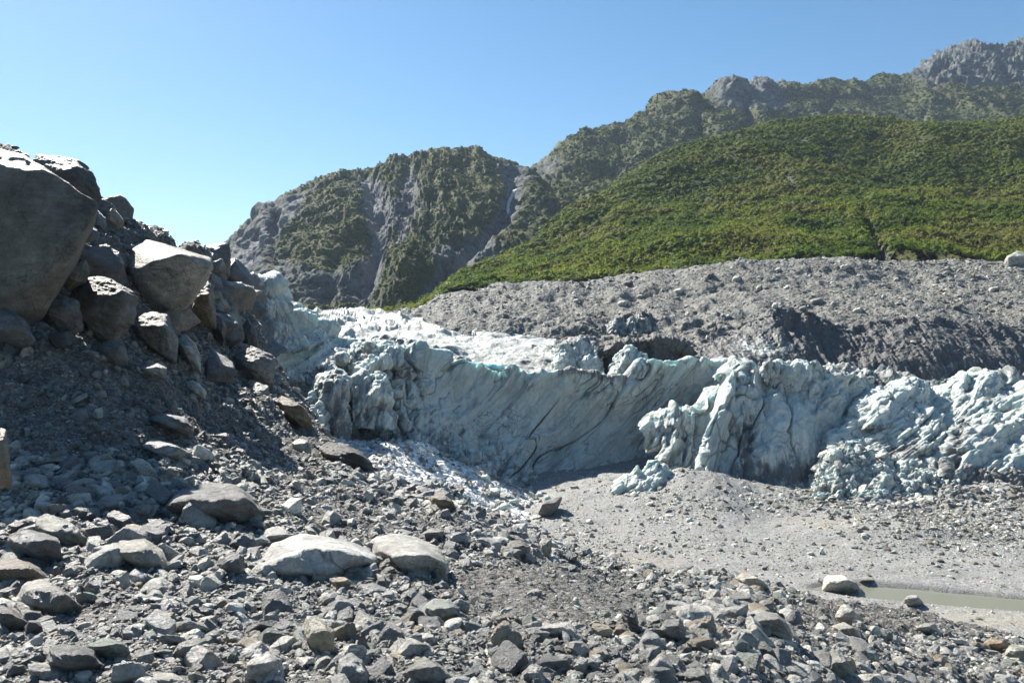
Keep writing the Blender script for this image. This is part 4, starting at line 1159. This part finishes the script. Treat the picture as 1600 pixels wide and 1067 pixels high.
boulder('pale gravel-strewn low boulder at the lower left', 'gravel-strewn low boulder', [(18, 948), (38, 911), (68, 904), (100, 924), (131, 949), (92, 963), (45, 963)], (0.29, 0.28, 0.265), lean=0.8)
boulder('dark brown smooth boulder in the lower left corner', 'dark corner boulder', [(-30, 945), (0, 944), (20, 950), (41, 971), (36, 988), (0, 990), (-30, 985)], (0.15, 0.125, 0.105), strata=0)
boulder('dark banded slab lying on edge at the lower left', 'dark banded slab', [(70, 1043), (79, 1005), (120, 1007), (156, 1019), (166, 1036), (140, 1049), (95, 1054)], (0.12, 0.122, 0.128), strata=0.09)
boulder('dull green boulder behind the dark banded slab', 'dull green boulder', [(133, 1008), (164, 994), (196, 1004), (206, 1021), (190, 1033), (150, 1028)], (0.17, 0.2, 0.19), strata=0.01)
boulder('leaning grey plate propped among cobbles at the lower left', 'leaning grey plate', [(266, 1028), (279, 1005), (310, 994), (321, 1000), (306, 1022), (284, 1036)], (0.25, 0.25, 0.245), lean=0.7)
boulder('white marbled slab at the bottom edge left of the cracked tan block', 'white marbled slab', [(368, 1085), (398, 1020), (420, 1008), (442, 1030), (446, 1085)], (0.5, 0.49, 0.48), lean=0.8, strata=0.05)
boulder('broad pale slab at the bottom edge left of the white marbled slab', 'broad bottom slab', [(226, 1080), (238, 1047), (265, 1049), (303, 1066), (306, 1085)], (0.34, 0.33, 0.31), lean=0.9)
boulder('rounded white-flecked boulder at the bottom edge right of the tan block', 'white-flecked bottom boulder', [(522, 1070), (530, 1030), (548, 1018), (566, 1030), (580, 1066), (570, 1085), (530, 1085)], (0.34, 0.345, 0.35), lean=0.7)
boulder('long lit slab over a black shadow on the right-hand slope', 'long shadow-casting slab', [(1162, 962), (1178, 949), (1214, 958), (1236, 978), (1242, 1001), (1216, 995), (1180, 980)], (0.33, 0.325, 0.315), lean=0.6, t=0.3)
boulder('dark leaning plate uphill of the long shadow-casting slab', 'dark leaning plate', [(1138, 931), (1158, 923), (1186, 948), (1180, 957), (1158, 944)], (0.15, 0.15, 0.15))
boulder('large tan slab tipped downhill near the river bed', 'large tan slab', [(1148, 902), (1164, 893), (1196, 911), (1203, 923), (1172, 925)], (0.36, 0.345, 0.30), lean=0.9)
boulder('grooved tan wedge standing upright on the right-hand slope', 'grooved tan wedge', [(1087, 978), (1098, 961), (1112, 963), (1119, 986), (1107, 996), (1092, 991)], (0.29, 0.265, 0.225), strata=0.08)
boulder('jagged black splinter rock standing in fine gravel', 'jagged black splinter', [(968, 948), (973, 938), (981, 940), (991, 956), (1000, 985), (990, 995), (978, 972)], (0.12, 0.122, 0.13), strata=0.1)
boulder('grey slab half buried right of the black splinter', 'half-buried grey slab', [(1028, 987), (1040, 967), (1063, 967), (1073, 985), (1066, 1003)], (0.28, 0.285, 0.29))
boulder('pale long wedge lying across the cobbles below the fine gravel', 'pale long wedge', [(822, 993), (856, 975), (890, 971), (902, 985), (896, 997), (860, 995)], (0.40, 0.395, 0.385), lean=0.8)
boulder('brown sloping boulder left of the pale long wedge', 'brown sloping boulder', [(772, 966), (800, 954), (826, 980), (816, 989), (788, 980)], (0.17, 0.15, 0.125))
boulder('square dark block on the ridge crest at centre', 'square dark block', [(787, 862), (795, 844), (815, 844), (831, 855), (829, 872), (800, 875)], (0.15, 0.142, 0.125))
boulder('pale upright flake standing on the ridge crest at centre', 'pale upright flake', [(841, 847), (849, 839), (862, 841), (862, 862), (850, 872)], (0.33, 0.315, 0.285), t=0.25)
boulder('jumbled brown block topping the small knoll by the snow', 'knoll-top block', [(668, 778), (688, 769), (708, 783), (716, 800), (692, 798)], (0.2, 0.17, 0.13))
boulder('flat grey slab lying below the knoll-top block', 'flat knoll slab', [(658, 834), (674, 824), (694, 829), (692, 842), (667, 845)], (0.26, 0.26, 0.26), lean=0.8)
boulder('big white rock at the head of the muddy stream', 'white stream-head rock', [(1282, 908), (1294, 898), (1320, 899), (1339, 910), (1343, 920), (1310, 922), (1284, 917)], (0.46, 0.46, 0.45), lean=0.9, d=51.6)
boulder('dark flat slab on the far bank of the muddy stream', 'dark far-bank slab', [(1336, 908), (1354, 903), (1373, 905), (1374, 911), (1344, 911)], (0.13, 0.13, 0.13), d=53.6)
boulder('grey rock sticking out of the near edge of the stream', 'stream-edge rock', [(1409, 940), (1418, 930), (1432, 929), (1443, 941), (1425, 945)], (0.29, 0.29, 0.29), d=48.2)
boulder('pale pointed wedge on the gravel below the stream', 'pale pointed wedge', [(1304, 963), (1314, 945), (1325, 942), (1346, 965), (1348, 981), (1320, 976)], (0.36, 0.36, 0.34))
boulder('flat slab lying at the foot of the pale pointed wedge', 'flat wedge-foot slab', [(1299, 978), (1319, 971), (1344, 985), (1347, 1000), (1320, 995)], (0.30, 0.295, 0.28), lean=0.8)
boulder('low pale slab on the open gravel right of the pointed wedge', 'low open-gravel slab', [(1428, 982), (1444, 972), (1462, 974), (1467, 986), (1440, 990)], (0.34, 0.33, 0.31))
boulder('rust-brown block on the gravel at the lower right', 'rust-brown block', [(1532, 1008), (1544, 998), (1572, 999), (1577, 1011), (1550, 1017)], (0.25, 0.19, 0.12))
boulder('pale block cut off by the right edge at the lower right', 'pale right-edge block', [(1567, 1024), (1580, 1005), (1603, 1009), (1612, 1030), (1580, 1036)], (0.36, 0.35, 0.31))
boulder('big upright wedge near the bottom edge on the right', 'big bottom-right wedge', [(1288, 1045), (1299, 1014), (1320, 1019), (1337, 1052), (1326, 1070), (1300, 1068)], (0.27, 0.265, 0.25))
boulder('grooved green-grey slab at the bottom edge right of centre', 'grooved bottom slab', [(1056, 1080), (1073, 1045), (1100, 1042), (1120, 1080)], (0.23, 0.24, 0.225), strata=0.08)
boulder('blocky tan-grey boulder at the bottom edge left of the grooved slab', 'blocky bottom boulder', [(962, 1055), (984, 1040), (1004, 1044), (1004, 1078), (968, 1082)], (0.29, 0.285, 0.26))
boulder('white rounded boulder at the bottom edge right of the triangular boulder', 'white bottom boulder', [(811, 1053), (829, 1034), (848, 1041), (853, 1076), (818, 1082)], (0.47, 0.46, 0.45))
boulder('grey faceted boulder above the white bottom boulder', 'faceted grey boulder', [(858, 1034), (874, 1020), (893, 1024), (897, 1042), (870, 1051)], (0.24, 0.24, 0.245))
boulder('pale egg-shaped cobble leaning right of the faceted grey boulder', 'egg-shaped cobble', [(896, 1042), (907, 1025), (919, 1030), (916, 1052), (903, 1054)], (0.38, 0.38, 0.37), strata=0)
boulder('steep dark slab added as the shadow side of the gravel mound', 'mound shadow slab', [(838, 808), (858, 780), (882, 771), (868, 800), (850, 812)], (0.14, 0.14, 0.138), d=73)  # dark slab added to stand in for the mound's shaded side
boulder('great pale boulder on the moraine crest at the right edge', 'moraine-crest boulder', [(1566, 418), (1574, 400), (1590, 392), (1606, 395), (1612, 420)], (0.33, 0.325, 0.31), d=178)
print('heroes', len(HERO), time.time() - T0)

boulder('dark block wedged between the huge overhang and the white-topped skyline boulder', 'dark wedged block', [(138, 402), (165, 384), (188, 394), (196, 420), (176, 437), (148, 428)], DK, lean=0.3)
boulder('black angular block in deep shade right under the huge overhang', 'shaded black block', [(52, 478), (90, 458), (124, 470), (130, 508), (98, 522), (62, 510)], (0.12, 0.12, 0.125), lean=0.2)
boulder('grey gritty block beside the tall brown slab next to the ice', 'gritty grey block', [(336, 472), (352, 456), (372, 482), (380, 522), (360, 540), (340, 522)], (0.17, 0.168, 0.16), lean=0.3)
boulder('dark jagged block at the upper scree edge above the rust-edged boulder', 'jagged scree-edge block', [(372, 512), (386, 498), (402, 515), (404, 540), (384, 546)], (0.10, 0.10, 0.10), lean=0.3)
boulder('squat dark block on the scree left of the rubble-speckled boulder', 'squat dark scree block', [(150, 545), (170, 530), (196, 540), (200, 562), (176, 572), (152, 566)], (0.12, 0.122, 0.13), lean=0.4)
boulder('long dark slab lying in the shaded scree above the long sunlit slab', 'long shaded slab', [(222, 655), (245, 645), (290, 652), (304, 668), (280, 676), (236, 670)], (0.13, 0.132, 0.14), lean=0.6, strata=0.08)

# pale blocks lying on the lateral moraine
mor = [(972, 474, 17, 9, 'pale block on the lower left part of the lateral moraine slope'), (1060, 455, 15, 8, 'pale flat block high on the moraine left of its crest hump'), (1151, 435, 15, 9, 'pale block just below the crest hump of the moraine'),
       (1186, 451, 11, 10, 'small pale cube in the middle of the moraine slope'), (1211, 477, 11, 10, 'pale block directly above the dirty ice peak'), (1276, 470, 22, 9, 'long grey boulder lying mid-slope on the moraine'),
       (1340, 486, 17, 10, 'light block above the dip of the dirty ice wall'), (1495, 480, 17, 11, 'dark blocky stone low on the moraine near its right end'), (1554, 452, 21, 8, 'largest white slab on the right end of the moraine'),
       (1401, 437, 10, 6, 'white chip high on the moraine right of its centre'), (1320, 417, 16, 7, 'pale slab just under the scrub on the moraine crest'), (1000, 463, 11, 5, 'thin pale sliver right of the lower left moraine block'),
       (981, 443, 17, 10, 'dark lump at the upper left edge of the moraine'), (1110, 430, 13, 12, 'dark grey block on the left shoulder of the crest hump'), (1578, 474, 12, 8, 'grey stone near the right edge of the moraine'), (1255, 482, 15, 8, 'grey slab leaning below the long moraine boulder'),
       (1216, 421, 10, 6, 'small white stone right under the moraine crest'), (1434, 470, 16, 8, 'pale grey stone mid-slope on the right half of the moraine'), (1005, 500, 12, 7, 'grey block above the small ice window in the debris'), (900, 470, 11, 6, 'pale stone on the narrow left part of the moraine')]
for x, y, ww_, hh_, lb in mor:
    c = DK if lb.startswith('dark') else (GR if 'grey' in lb else (0.48, 0.475, 0.45))
    a = random.uniform(-.2, .2)
    ol = [(x - ww_ * .5, y + hh_ * (.1 + a)), (x - ww_ * .2, y - hh_ * .45), (x + ww_ * .3, y - hh_ * (.5 - a)), (x + ww_ * .5, y - hh_ * .05), (x + ww_ * .3, y + hh_ * .5), (x - ww_ * .3, y + hh_ * .5)]
    boulder(lb, '', ol, c, level=4, lean=0.7, cat='boulder', group='pale blocks on the lateral moraine', mat=M_STONE, strata=0)
# blocks of fallen ice
M_ICEB = m_ice('fallen_ice', 0.2)
iceb = [(758, 746, 16, 12, 'rounded ice lump at the upper edge of the snow fan'), (770, 737, 13, 9, 'small ice lump above the rounded one at the fan edge'), (819, 750, 13, 11, 'angular ice block on the right rim of the snow fan'), (772, 768, 24, 14, 'large white ice lump in the middle of the snow fan'),
        (788, 792, 18, 15, 'ice lump with a shadow low in the snow fan'), (802, 783, 24, 12, 'broad white ice block right of the shadowed lump'), (843, 772, 13, 9, 'blue-white ice chunk at the lower right of the fan'), (855, 777, 11, 8, 'last small ice chunk next to the gravel mound'), (639, 691, 17, 10, 'pale lump topping the upper end of the snow fan')]
for x, y, ww_, hh_, lb in iceb:
    ol = [(x - ww_ * .5, y + hh_ * .15), (x - ww_ * .25, y - hh_ * .4), (x + ww_ * .2, y - hh_ * .5), (x + ww_ * .5, y), (x + ww_ * .3, y + hh_ * .5), (x - ww_ * .35, y + hh_ * .5)]
    ob = boulder(lb, '', ol, (0.7, 0.74, 0.76), level=5, lean=0.6, p=30, cat='ice block', name='ice_block', group='ice blocks on the snow fan', mat=M_ICEB, strata=0.05)
    a = ob.data.attributes.new('dirt', 'FLOAT', 'POINT')
REFS = [h for h in HERO if h[1]]
print('named rocks', time.time() - T0)

# ------------------------------------------------------------------ loose rubble of the moraine
r = np.random.default_rng(11)
PYv, PXv = AY, AX
vis = (PYv < 1110) & (PXv > -60) & (PXv < 1660)
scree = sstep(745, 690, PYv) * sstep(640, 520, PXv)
fine = 0.62 * scree + 1.1 * gauss(PXv, PYv, 800, 915, 120, 45) + 1.1 * gauss(PXv, PYv, 930, 935, 120, 45) + 0.7 * gauss(PXv, PYv, 660, 825, 90, 25) + 0.7 * gauss(PXv, PYv, 520, 800, 120, 40) + 0.6 * gauss(PXv, PYv, 470, 720, 70, 60) + 0.6 * gauss(PXv, PYv, 140, 965, 70, 25) + 0.9 * sstep(1180, 1300, PXv) * sstep(1010, 975, PYv) + 0.4 * sstep(1150, 1350, PXv)
dA = np.maximum(A[..., 1], 7)
wg = np.where(vis, 1.0, 0.12) * (9 / dA) ** 1.55 * np.clip(1 - 0.75 * fine, 0.2, 1) * (1 - 0.5 * sstep(600, 400, PYv))
wg[:, -36:] *= 0.02
NR_ = 105000
pos, ii, jj = scatter(A, NR_, wg, r)
dd_ = np.maximum(pos[:, 1], 7)
fin = np.clip(fine[ii, jj], 0, 1)
smin = 0.0022 * dd_
u = r.random(NR_)
size = smin * np.clip(u, 0.001, 1) ** (-1 / 2.4) * (1 - 0.55 * fin)
size = np.clip(size, 0, np.minimum(0.026 * dd_, 0.42) * (1 - 0.5 * fin) * r.uniform(0.6, 1.0, NR_))
wh = r.choice(len(TONES), NR_, p=TW)
cols = TC[wh] * r.uniform(0.78, 1.25, (NR_, 1)) * (1 - 0.40 * scree[ii, jj])[:, None]  # left scree stones darkened in colour to deepen the shade there
nr = nA[ii, jj]
nr = nr * 0.55 + np.array([0, 0, .45])
nr /= np.linalg.norm(nr, axis=1, keepdims=True)
rots = tilt_to(nr) @ yaw_batch(r, NR_, 0.38)
NB_ = 90                                                    # bigger angular blocks jumbled in the pile on the left
wb_ = np.where((PXv < 420) & (PXv > -30) & (PYv < 600), 1.0, 0.0) * sstep(610, 500, PYv) * sstep(430, 330, PXv) * np.where((PXv < 125) & (PYv < 330), 0.0, 1.0) * np.where((PXv > 165) & (PXv < 325) & (PYv > 365) & (PYv < 500), 0.0, 1.0)
wb_[:, -40:] *= 0.1
pb, ib, jb = scatter(A, NB_, wb_, r)
sb = r.uniform(0.4, 1.0, NB_) * (0.5 + pb[:, 1] / 55)
pos, ii, jj, size = np.concatenate([pos, pb]), np.concatenate([ii, ib]), np.concatenate([jj, jb]), np.concatenate([size, sb])
wh = np.concatenate([wh, r.choice([0, 2, 2, 0, 4], NB_)])
cols = np.concatenate([cols, TC[wh[-NB_:]] * r.uniform(0.6, 0.95, (NB_, 1))])
nb_ = nA[ib, jb] * 0.5 + np.array([0, 0, .5])
nb_ /= np.linalg.norm(nb_, axis=1, keepdims=True)
nr = np.concatenate([nr, nb_])
rots = np.concatenate([rots, tilt_to(nb_) @ yaw_batch(r, NB_, 0.5)])
NR_ += NB_
keep = np.ones(NR_, bool)
for h in HERO:
    keep &= np.linalg.norm(pos - h[4], axis=1) > h[5] * 0.62 + size * 0.2
pos, size, wh, cols, rots, ii, jj, nr = (q[keep] for q in (pos, size, wh, cols, rots, ii, jj, nr))
pos = pos + nr * (size * 0.22)[:, None]
px_ = 800 + pos[:, 0] / pos[:, 1] * FPX
py_ = HY - (pos[:, 2] - CZ) / pos[:, 1] * FPX
app = size / pos[:, 1] * FPX
cand = np.nonzero((px_ > 4) & (px_ < 1596) & (py_ < 1062))[0]
cand = cand[np.argsort(-app[cand])]
bpy.context.view_layer.update()
NIND = 300 - len(HERO) + len(iceb)
pick = []
dg = bpy.context.evaluated_depsgraph_get()
for k in cand:
    v = Vector(pos[k]) + Vector((0, 0, size[k] * 0.35)) - Vector((0, 0, CZ))
    L = v.length
    ok, loc, *_ = SC.ray_cast(dg, Vector((0, 0, CZ)), v.normalized())
    if ok and (loc - Vector((0, 0, CZ))).length < L - size[k] * 0.9:
        continue
    pick.append(k)
    if len(pick) >= NIND:
        break
used = set()
ORD = ['', 'second', 'third', 'fourth', 'fifth', 'sixth', 'seventh', 'eighth', 'ninth', 'tenth', 'eleventh', 'twelfth']


def rel_phrase(dx, dy):
    if abs(dx) > abs(dy) * 1.2:
        return 'right of' if dx > 0 else 'left of'
    return 'in front of' if dy > 0 else 'behind'


SHAPES = {'flat': (1, .78, .36), 'blocky': (1, .8, .66), 'long': (1, .52, .42), 'rounded': (1, .82, .6)}
for q, k in enumerate(pick):
    shp = list(SHAPES)[int(r.integers(0, 4))]
    V, Fc = rock_shape(4 if app[k] > 14 else 3, 500 + q, p=12 if shp == 'rounded' else 60, rough=0.06, scale=SHAPES[shp], nplane=6)
    V = (rots[k] @ V.T).T * size[k]
    base = V[:, 2].min()
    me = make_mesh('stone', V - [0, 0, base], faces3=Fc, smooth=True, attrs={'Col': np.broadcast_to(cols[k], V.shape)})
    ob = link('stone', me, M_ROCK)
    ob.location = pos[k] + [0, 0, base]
    tone = TONES[wh[k]][0]
    near_ = sorted(REFS, key=lambda h: math.hypot(px_[k] - h[2], (py_[k] - h[3]) * 1.3))
    lab = None
    for n_ in range(12):
        for h in near_[:2]:
            ph = rel_phrase(px_[k] - h[2], py_[k] - h[3])
            lead = (tone + ' ' + shp + ' stone') if n_ == 0 else (ORD[n_] + ' ' + tone + ' ' + shp + ' stone')
            cnd = f'{lead} {ph} the {h[1]}'
            if cnd not in used:
                lab = cnd
                break
        if lab:
            break
    used.add(lab)
    tag(ob, lab, 'stone', 'loose stones of the foreground rubble')
rest = np.ones(len(pos), bool)
rest[pick] = False
sel = np.nonzero(rest)[0]
LIB2 = [rock_shape(2, s, p=60, scale=sc, nplane=5) for s, sc in zip(range(10, 22), [(1, .78, .36), (1, .7, .55), (1, .5, .38), (1, .88, .7)] * 3)]
LIB1 = [rock_shape(1, s, p=14, scale=sc, nplane=6) for s, sc in zip(range(30, 38), [(1, .78, .45), (1, .7, .55), (1, .6, .45), (1, .85, .6)] * 2)]
lib = LIB2 + LIB1
which = np.where(app[sel] > 4.0, r.integers(0, 12, len(sel)), 12 + r.integers(0, 8, len(sel)))
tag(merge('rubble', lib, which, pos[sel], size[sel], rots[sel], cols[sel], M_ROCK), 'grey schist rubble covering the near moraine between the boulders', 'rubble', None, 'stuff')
print('rubble', len(sel), time.time() - T0)

# ------------------------------------------------------------------ stones on the river bed, the mound, the snow fan and the lateral moraine
def strew(name, P, Nn, n, wgt, smin_k, pw, smax_k, mat, label, cat, tones=TC, tw=TW, jit=(0.8, 1.25), lib_=LIB1, tilt=0.4, raise_=0.15, mul=1.0):
    pos, i, j = scatter(P, n, wgt, r)
    d_ = pos[:, 1]
    s_ = smin_k * d_ * np.clip(r.random(n), 0.002, 1) ** (-1 / pw)
    s_ = np.minimum(s_, smax_k * d_)
    c_ = tones[r.choice(len(tones), n, p=tw)] * r.uniform(jit[0], jit[1], (n, 1)) * mul
    nn = Nn[i, j] * 0.5 + np.array([0, 0, .5])
    nn /= np.linalg.norm(nn, axis=1, keepdims=True)
    rt = tilt_to(nn) @ yaw_batch(r, n, tilt)
    return tag(merge(name, lib_, r.integers(0, len(lib_), n), pos + nn * (s_ * raise_)[:, None], s_, rt, c_, mat), label, cat, None, 'stuff')


nB = normals(B)
BXp = 800 + B[..., 0] / np.maximum(B[..., 1], 1) * FPX
BYp = HY - (B[..., 2] - CZ) / np.maximum(B[..., 1], 1) * FPX
inb = (BXp > 780) & (BXp < 1660) & (BYp < 1010) & (BYp > 720) & (B[..., 1] < 100)
sdB, hwB = stream_dist(B[..., 0], B[..., 1])
wB = np.where(inb, 1.0, 0) * (0.09 + 1.6 * gauss(BXp, BYp, 1530, 820, 150, 40) + 0.8 * gauss(BXp, BYp, 1300, 785, 180, 16) + 0.5 * gauss(BXp, BYp, 1060, 790, 60, 40) + 0.35 * gauss(BXp, BYp, 1050, 855, 200, 14) + .4 * gauss(BXp, BYp, 1250, 885, 80, 10) + .5 * gauss(BXp, BYp, 900, 825, 40, 20)) * (60 / np.maximum(B[..., 1], 30)) ** 1.2
wB *= sstep(hwB + 0.2, hwB + 0.8, sdB)
strew('pebbles', B, nB, 22000, wB, 0.0006, 2.1, 0.0055, M_STONE, 'grey stones strewn over the river bed and gravel mound below the ice', 'stones', mul=1.35)
wF = np.ones(FX.shape) * (0.08 + 1.0 * sstep(780, 560, FX))
strew('fan_debris', Fp, nF, 2600, wF, 0.0010, 2.0, 0.006, M_STONE, 'grey stones peppering the dirty snow fan', 'stones', mul=1.15)
wF2 = np.ones(FX.shape) * (0.08 + 1.0 * sstep(650, 830, FX))
strew('ice_crumble', Fp, nF, 3500, wF2, 0.0012, 1.9, 0.010, M_STONE, 'white crumbled ice over the lower snow fan', 'ice', tones=np.array([(0.60, 0.61, 0.60), (0.36, 0.36, 0.355), (0.52, .56, .56)]), tw=np.array([.4, .4, .2]), jit=(.85, 1.1))
wD = np.where((DX > 560) & (DX < 1680), 1.0, 0.1) * (0.75 + 0.6 * sstep(1150, 1500, DX)) * (130 / Dp[..., 1]) ** 1.3
wD[:, -25:] *= 0.05
strew('moraine_stones', Dp, nD, 32000, wD, 0.0005, 2.2, 0.0042, M_STONE, 'angular grey stones covering the lateral moraine under the scrub', 'stones', mul=0.95)
# crumbled ice in front of the apron
wA2 = np.where(inb, 1.0, 0) * (gauss(BXp, BYp, 1400, 780, 110, 12) + 0.7 * gauss(BXp, BYp, 1530, 775, 70, 14) + 0.25 * gauss(BXp, BYp, 1270, 775, 40, 8))
strew('ice_rubble', B, nB, 3500, wA2, 0.0010, 2.1, 0.008, M_STONE, 'dirty white ice rubble along the foot of the ice', 'ice', tones=np.array([(0.55, 0.58, 0.59), (0.36, 0.37, 0.38), (0.22, .22, .22)]), tw=np.array([.35, .35, .3]), jit=(.85, 1.1))
AP = ICEG['broken_ice_apron']
strew('ice_rubble', AP, normals(AP), 1800, np.ones(AP.shape[:2]), 0.0009, 2.0, 0.008, M_STONE, 'broken white ice chunks piled on the apron below the right-hand ice', 'ice', tones=np.array([(0.56, 0.58, 0.58), (0.38, 0.39, 0.39), (0.16, .16, .16)]), tw=np.array([.6, .27, .13]), jit=(.85, 1.1))
DW = ICEG['dirty_ice_wall']
wdw = np.ones(DW.shape[:2])
wdw[:, :int(DW.shape[1] * 0.70)] = 0.05
strew('wall_debris', DW, normals(DW), 2000, wdw, 0.0008, 2.1, 0.005, M_STONE, 'loose grey stones along the top of the dirty ice wall', 'stones', mul=0.7)
print('stones', time.time() - T0)
#--SCRUB--
# ------------------------------------------------------------------ scrub on the slopes
def bush_shape(level, seed, ncard):
    rr = np.random.default_rng(seed)
    D, Fc = ico(level)
    V = D * (0.74 + 0.42 * fbm(D, (1.7, 1.7, 1.7), 3, 0.7, seed) + 0.06 * rr.normal(size=len(D)))[:, None]
    V[:, 2] *= 0.56
    V = V[:, :]
    if ncard:
        dirs = rr.normal(size=(ncard, 3))
        dirs[:, 2] = np.abs(dirs[:, 2]) + 0.1
        dirs /= np.linalg.norm(dirs, axis=1, keepdims=True)
        cpt = dirs * rr.uniform(0.7, 1.08, (ncard, 1)) * [1, 1, .85]
        t1 = rr.normal(size=(ncard, 3)) * 0.16
        t2 = rr.normal(size=(ncard, 3)) * 0.20
        tri = np.stack([cpt, cpt + t1, cpt + t2], 1).reshape(-1, 3)
        Fc = np.concatenate([Fc, np.arange(ncard * 3).reshape(-1, 3) + len(V)])
        V = np.concatenate([V, tri])
    return V, Fc


BL2 = [bush_shape(1, s, 14) for s in range(700, 712)]
BL1 = [bush_shape(1, s, 8) for s in range(720, 726)]
LEAF = np.array([(0.098, 0.132, 0.024), (0.125, 0.155, 0.028), (0.140, 0.152, 0.038), (0.072, 0.104, 0.022), (0.155, 0.168, 0.036), (0.142, 0.138, 0.046)])
r = np.random.default_rng(23)


def scrub(name, P, n, wgt, smin_, smax_, lib_, label, patch, dim=1.0, warm=0.0, cool=0.0):
    pos, i, j = scatter(P, n, wgt, r)
    s_ = smin_ + (smax_ - smin_) * r.random(n) ** 2.2
    f = fbm(pos, (patch, patch, patch), 3, 0.8, 77) + 0.15 * r.normal(size=n)
    k = np.clip(np.digitize(f, [-0.28, -0.08, 0.10, 0.30, 0.55]), 0, 5)
    order = np.array([3, 0, 1, 2, 4, 5])
    c_ = LEAF[order[k]] * r.uniform(0.9, 1.12, (n, 1)) * dim
    c_ = c_ + np.array([0.012, 0.004, 0.002]) * warm + np.array([0.004, 0.008, 0.016]) * cool
    rt = yaw_batch(r, n, 0.25)
    pos = pos + np.array([0, 0, 1.0]) * (s_ * 0.25)[:, None]
    return tag(merge(name, lib_, r.integers(0, len(lib_), n), pos, s_, rt, c_, M_LEAF, True), label, 'scrub', None, 'stuff')


eE = np.zeros(EX.shape)
eE[:, :] = np.where((EX > 570) & (EX < 1680), 1.0, 0.0) * np.clip(1.15 - 1.6 * gul, 0, 1)
eE[:, -8:] = 0
dE = E[..., 1]
lowE = sstep(330, 240, dE)
scrub('bush_scrub', E, 17000, eE * lowE, 0.55, 2.0, BL2, 'dense green native scrub on the lower hillside above the moraine', 0.030, 1.2)
scrub('bush_scrub', E, 25000, eE * (1 - lowE), 0.9, 2.2, BL1, 'olive green scrub on the upper hillside', 0.022, 1.15, 0.1)
vg = np.clip((vegG - 0.42) * 3.0, 0, 1) * np.where(GX < 900, 1.0, 0.0)
vg[:, -25:] = 0
scrub('mountain_scrub', G, 18000, vg, 0.5, 1.5, BL1, 'patchy olive scrub clinging to the gullied mountain', 0.02, 0.95, 0.1, 0.3)
vr = np.clip((vegR - 0.42) * 2.5, 0, 1) * np.where((RX < 1680) & (RY < 400), 1.0, 0.0)
vr[:, -25:] = 0
scrub('mountain_scrub', R2, 18000, vr, 1.2, 3.2, BL1, 'dark green forest and scrub on the high right mountain', 0.012, 0.9, 0.0, 0.6)
print('scrub', time.time() - T0)
#--LIGHT--
# ------------------------------------------------------------------ light, sky, camera
SUN_EL, SUN_AZ = math.radians(41), math.radians(-40)       # azimuth from +Y, negative = to the left
w = bpy.data.worlds.new('World')
SC.world = w
w.use_nodes = True
sky = w.node_tree.nodes.new('ShaderNodeTexSky')
sky.sky_type = 'NISHITA'
sky.sun_disc = False
sky.sun_elevation = SUN_EL
sky.sun_rotation = SUN_AZ
sky.altitude = 300
sky.air_density = 1.0
sky.dust_density = 0.3
sky.ozone_density = 3.0
bg = w.node_tree.nodes['Background']
hs = w.node_tree.nodes.new('ShaderNodeHueSaturation')
hs.inputs['Saturation'].default_value = 1.22
hs.inputs['Value'].default_value = 1.12
hs.inputs['Hue'].default_value = 0.492
w.node_tree.links.new(sky.outputs[0], hs.inputs['Color'])
w.node_tree.links.new(hs.outputs[0], bg.inputs[0])
bg.inputs[1].default_value = 0.05
sl = bpy.data.lights.new('sun', 'SUN')
sl.energy = 5.0
sl.angle = math.radians(0.5)
sl.color = (1.0, 0.945, 0.86)
so = bpy.data.objects.new('sun', sl)
COL.objects.link(so)
sdir = Vector((math.sin(SUN_AZ) * math.cos(SUN_EL), math.cos(SUN_AZ) * math.cos(SUN_EL), math.sin(SUN_EL)))
so.rotation_euler = (-sdir).to_track_quat('-Z', 'Y').to_euler()

hz = bpy.data.materials.new('haze_air')
hz.use_nodes = True
hz.node_tree.nodes.remove(hz.node_tree.nodes['Principled BSDF'])
pv = hz.node_tree.nodes.new('ShaderNodeVolumePrincipled')
pv.inputs['Color'].default_value = (0.62, 0.78, 1.0, 1)
pv.inputs['Density'].default_value = 0.00009
pv.inputs['Anisotropy'].default_value = 0.2
hz.node_tree.links.new(pv.outputs[0], hz.node_tree.nodes['Material Output'].inputs['Volume'])
bm = bmesh.new()
bmesh.ops.create_cube(bm, size=1.0)
hm = bpy.data.meshes.new('haze')
bm.to_mesh(hm)
bm.free()
ho = link('haze', hm, hz)
ho.scale = (11000, 11000, 560)
ho.location = (0, 0, 560 / 2 - 12)
tag(ho, kind='stuff')

cam = bpy.data.cameras.new('camera')
cam.lens = 28
cam.sensor_width = 36
cam.clip_start = 0.1
cam.clip_end = 20000
co = bpy.data.objects.new('camera', cam)
co.location = (0, 0, CZ)
co.rotation_euler = (math.pi / 2, 0, 0)
COL.objects.link(co)
SC.camera = co
SC.view_settings.view_transform = 'Standard'
SC.view_settings.look = 'None'
SC.view_settings.exposure = 1.27
SC.view_settings.gamma = 1.0
SC.render.engine = 'CYCLES'
SC.cycles.max_bounces = 6
SC.cycles.diffuse_bounces = 3
print('done', time.time() - T0)
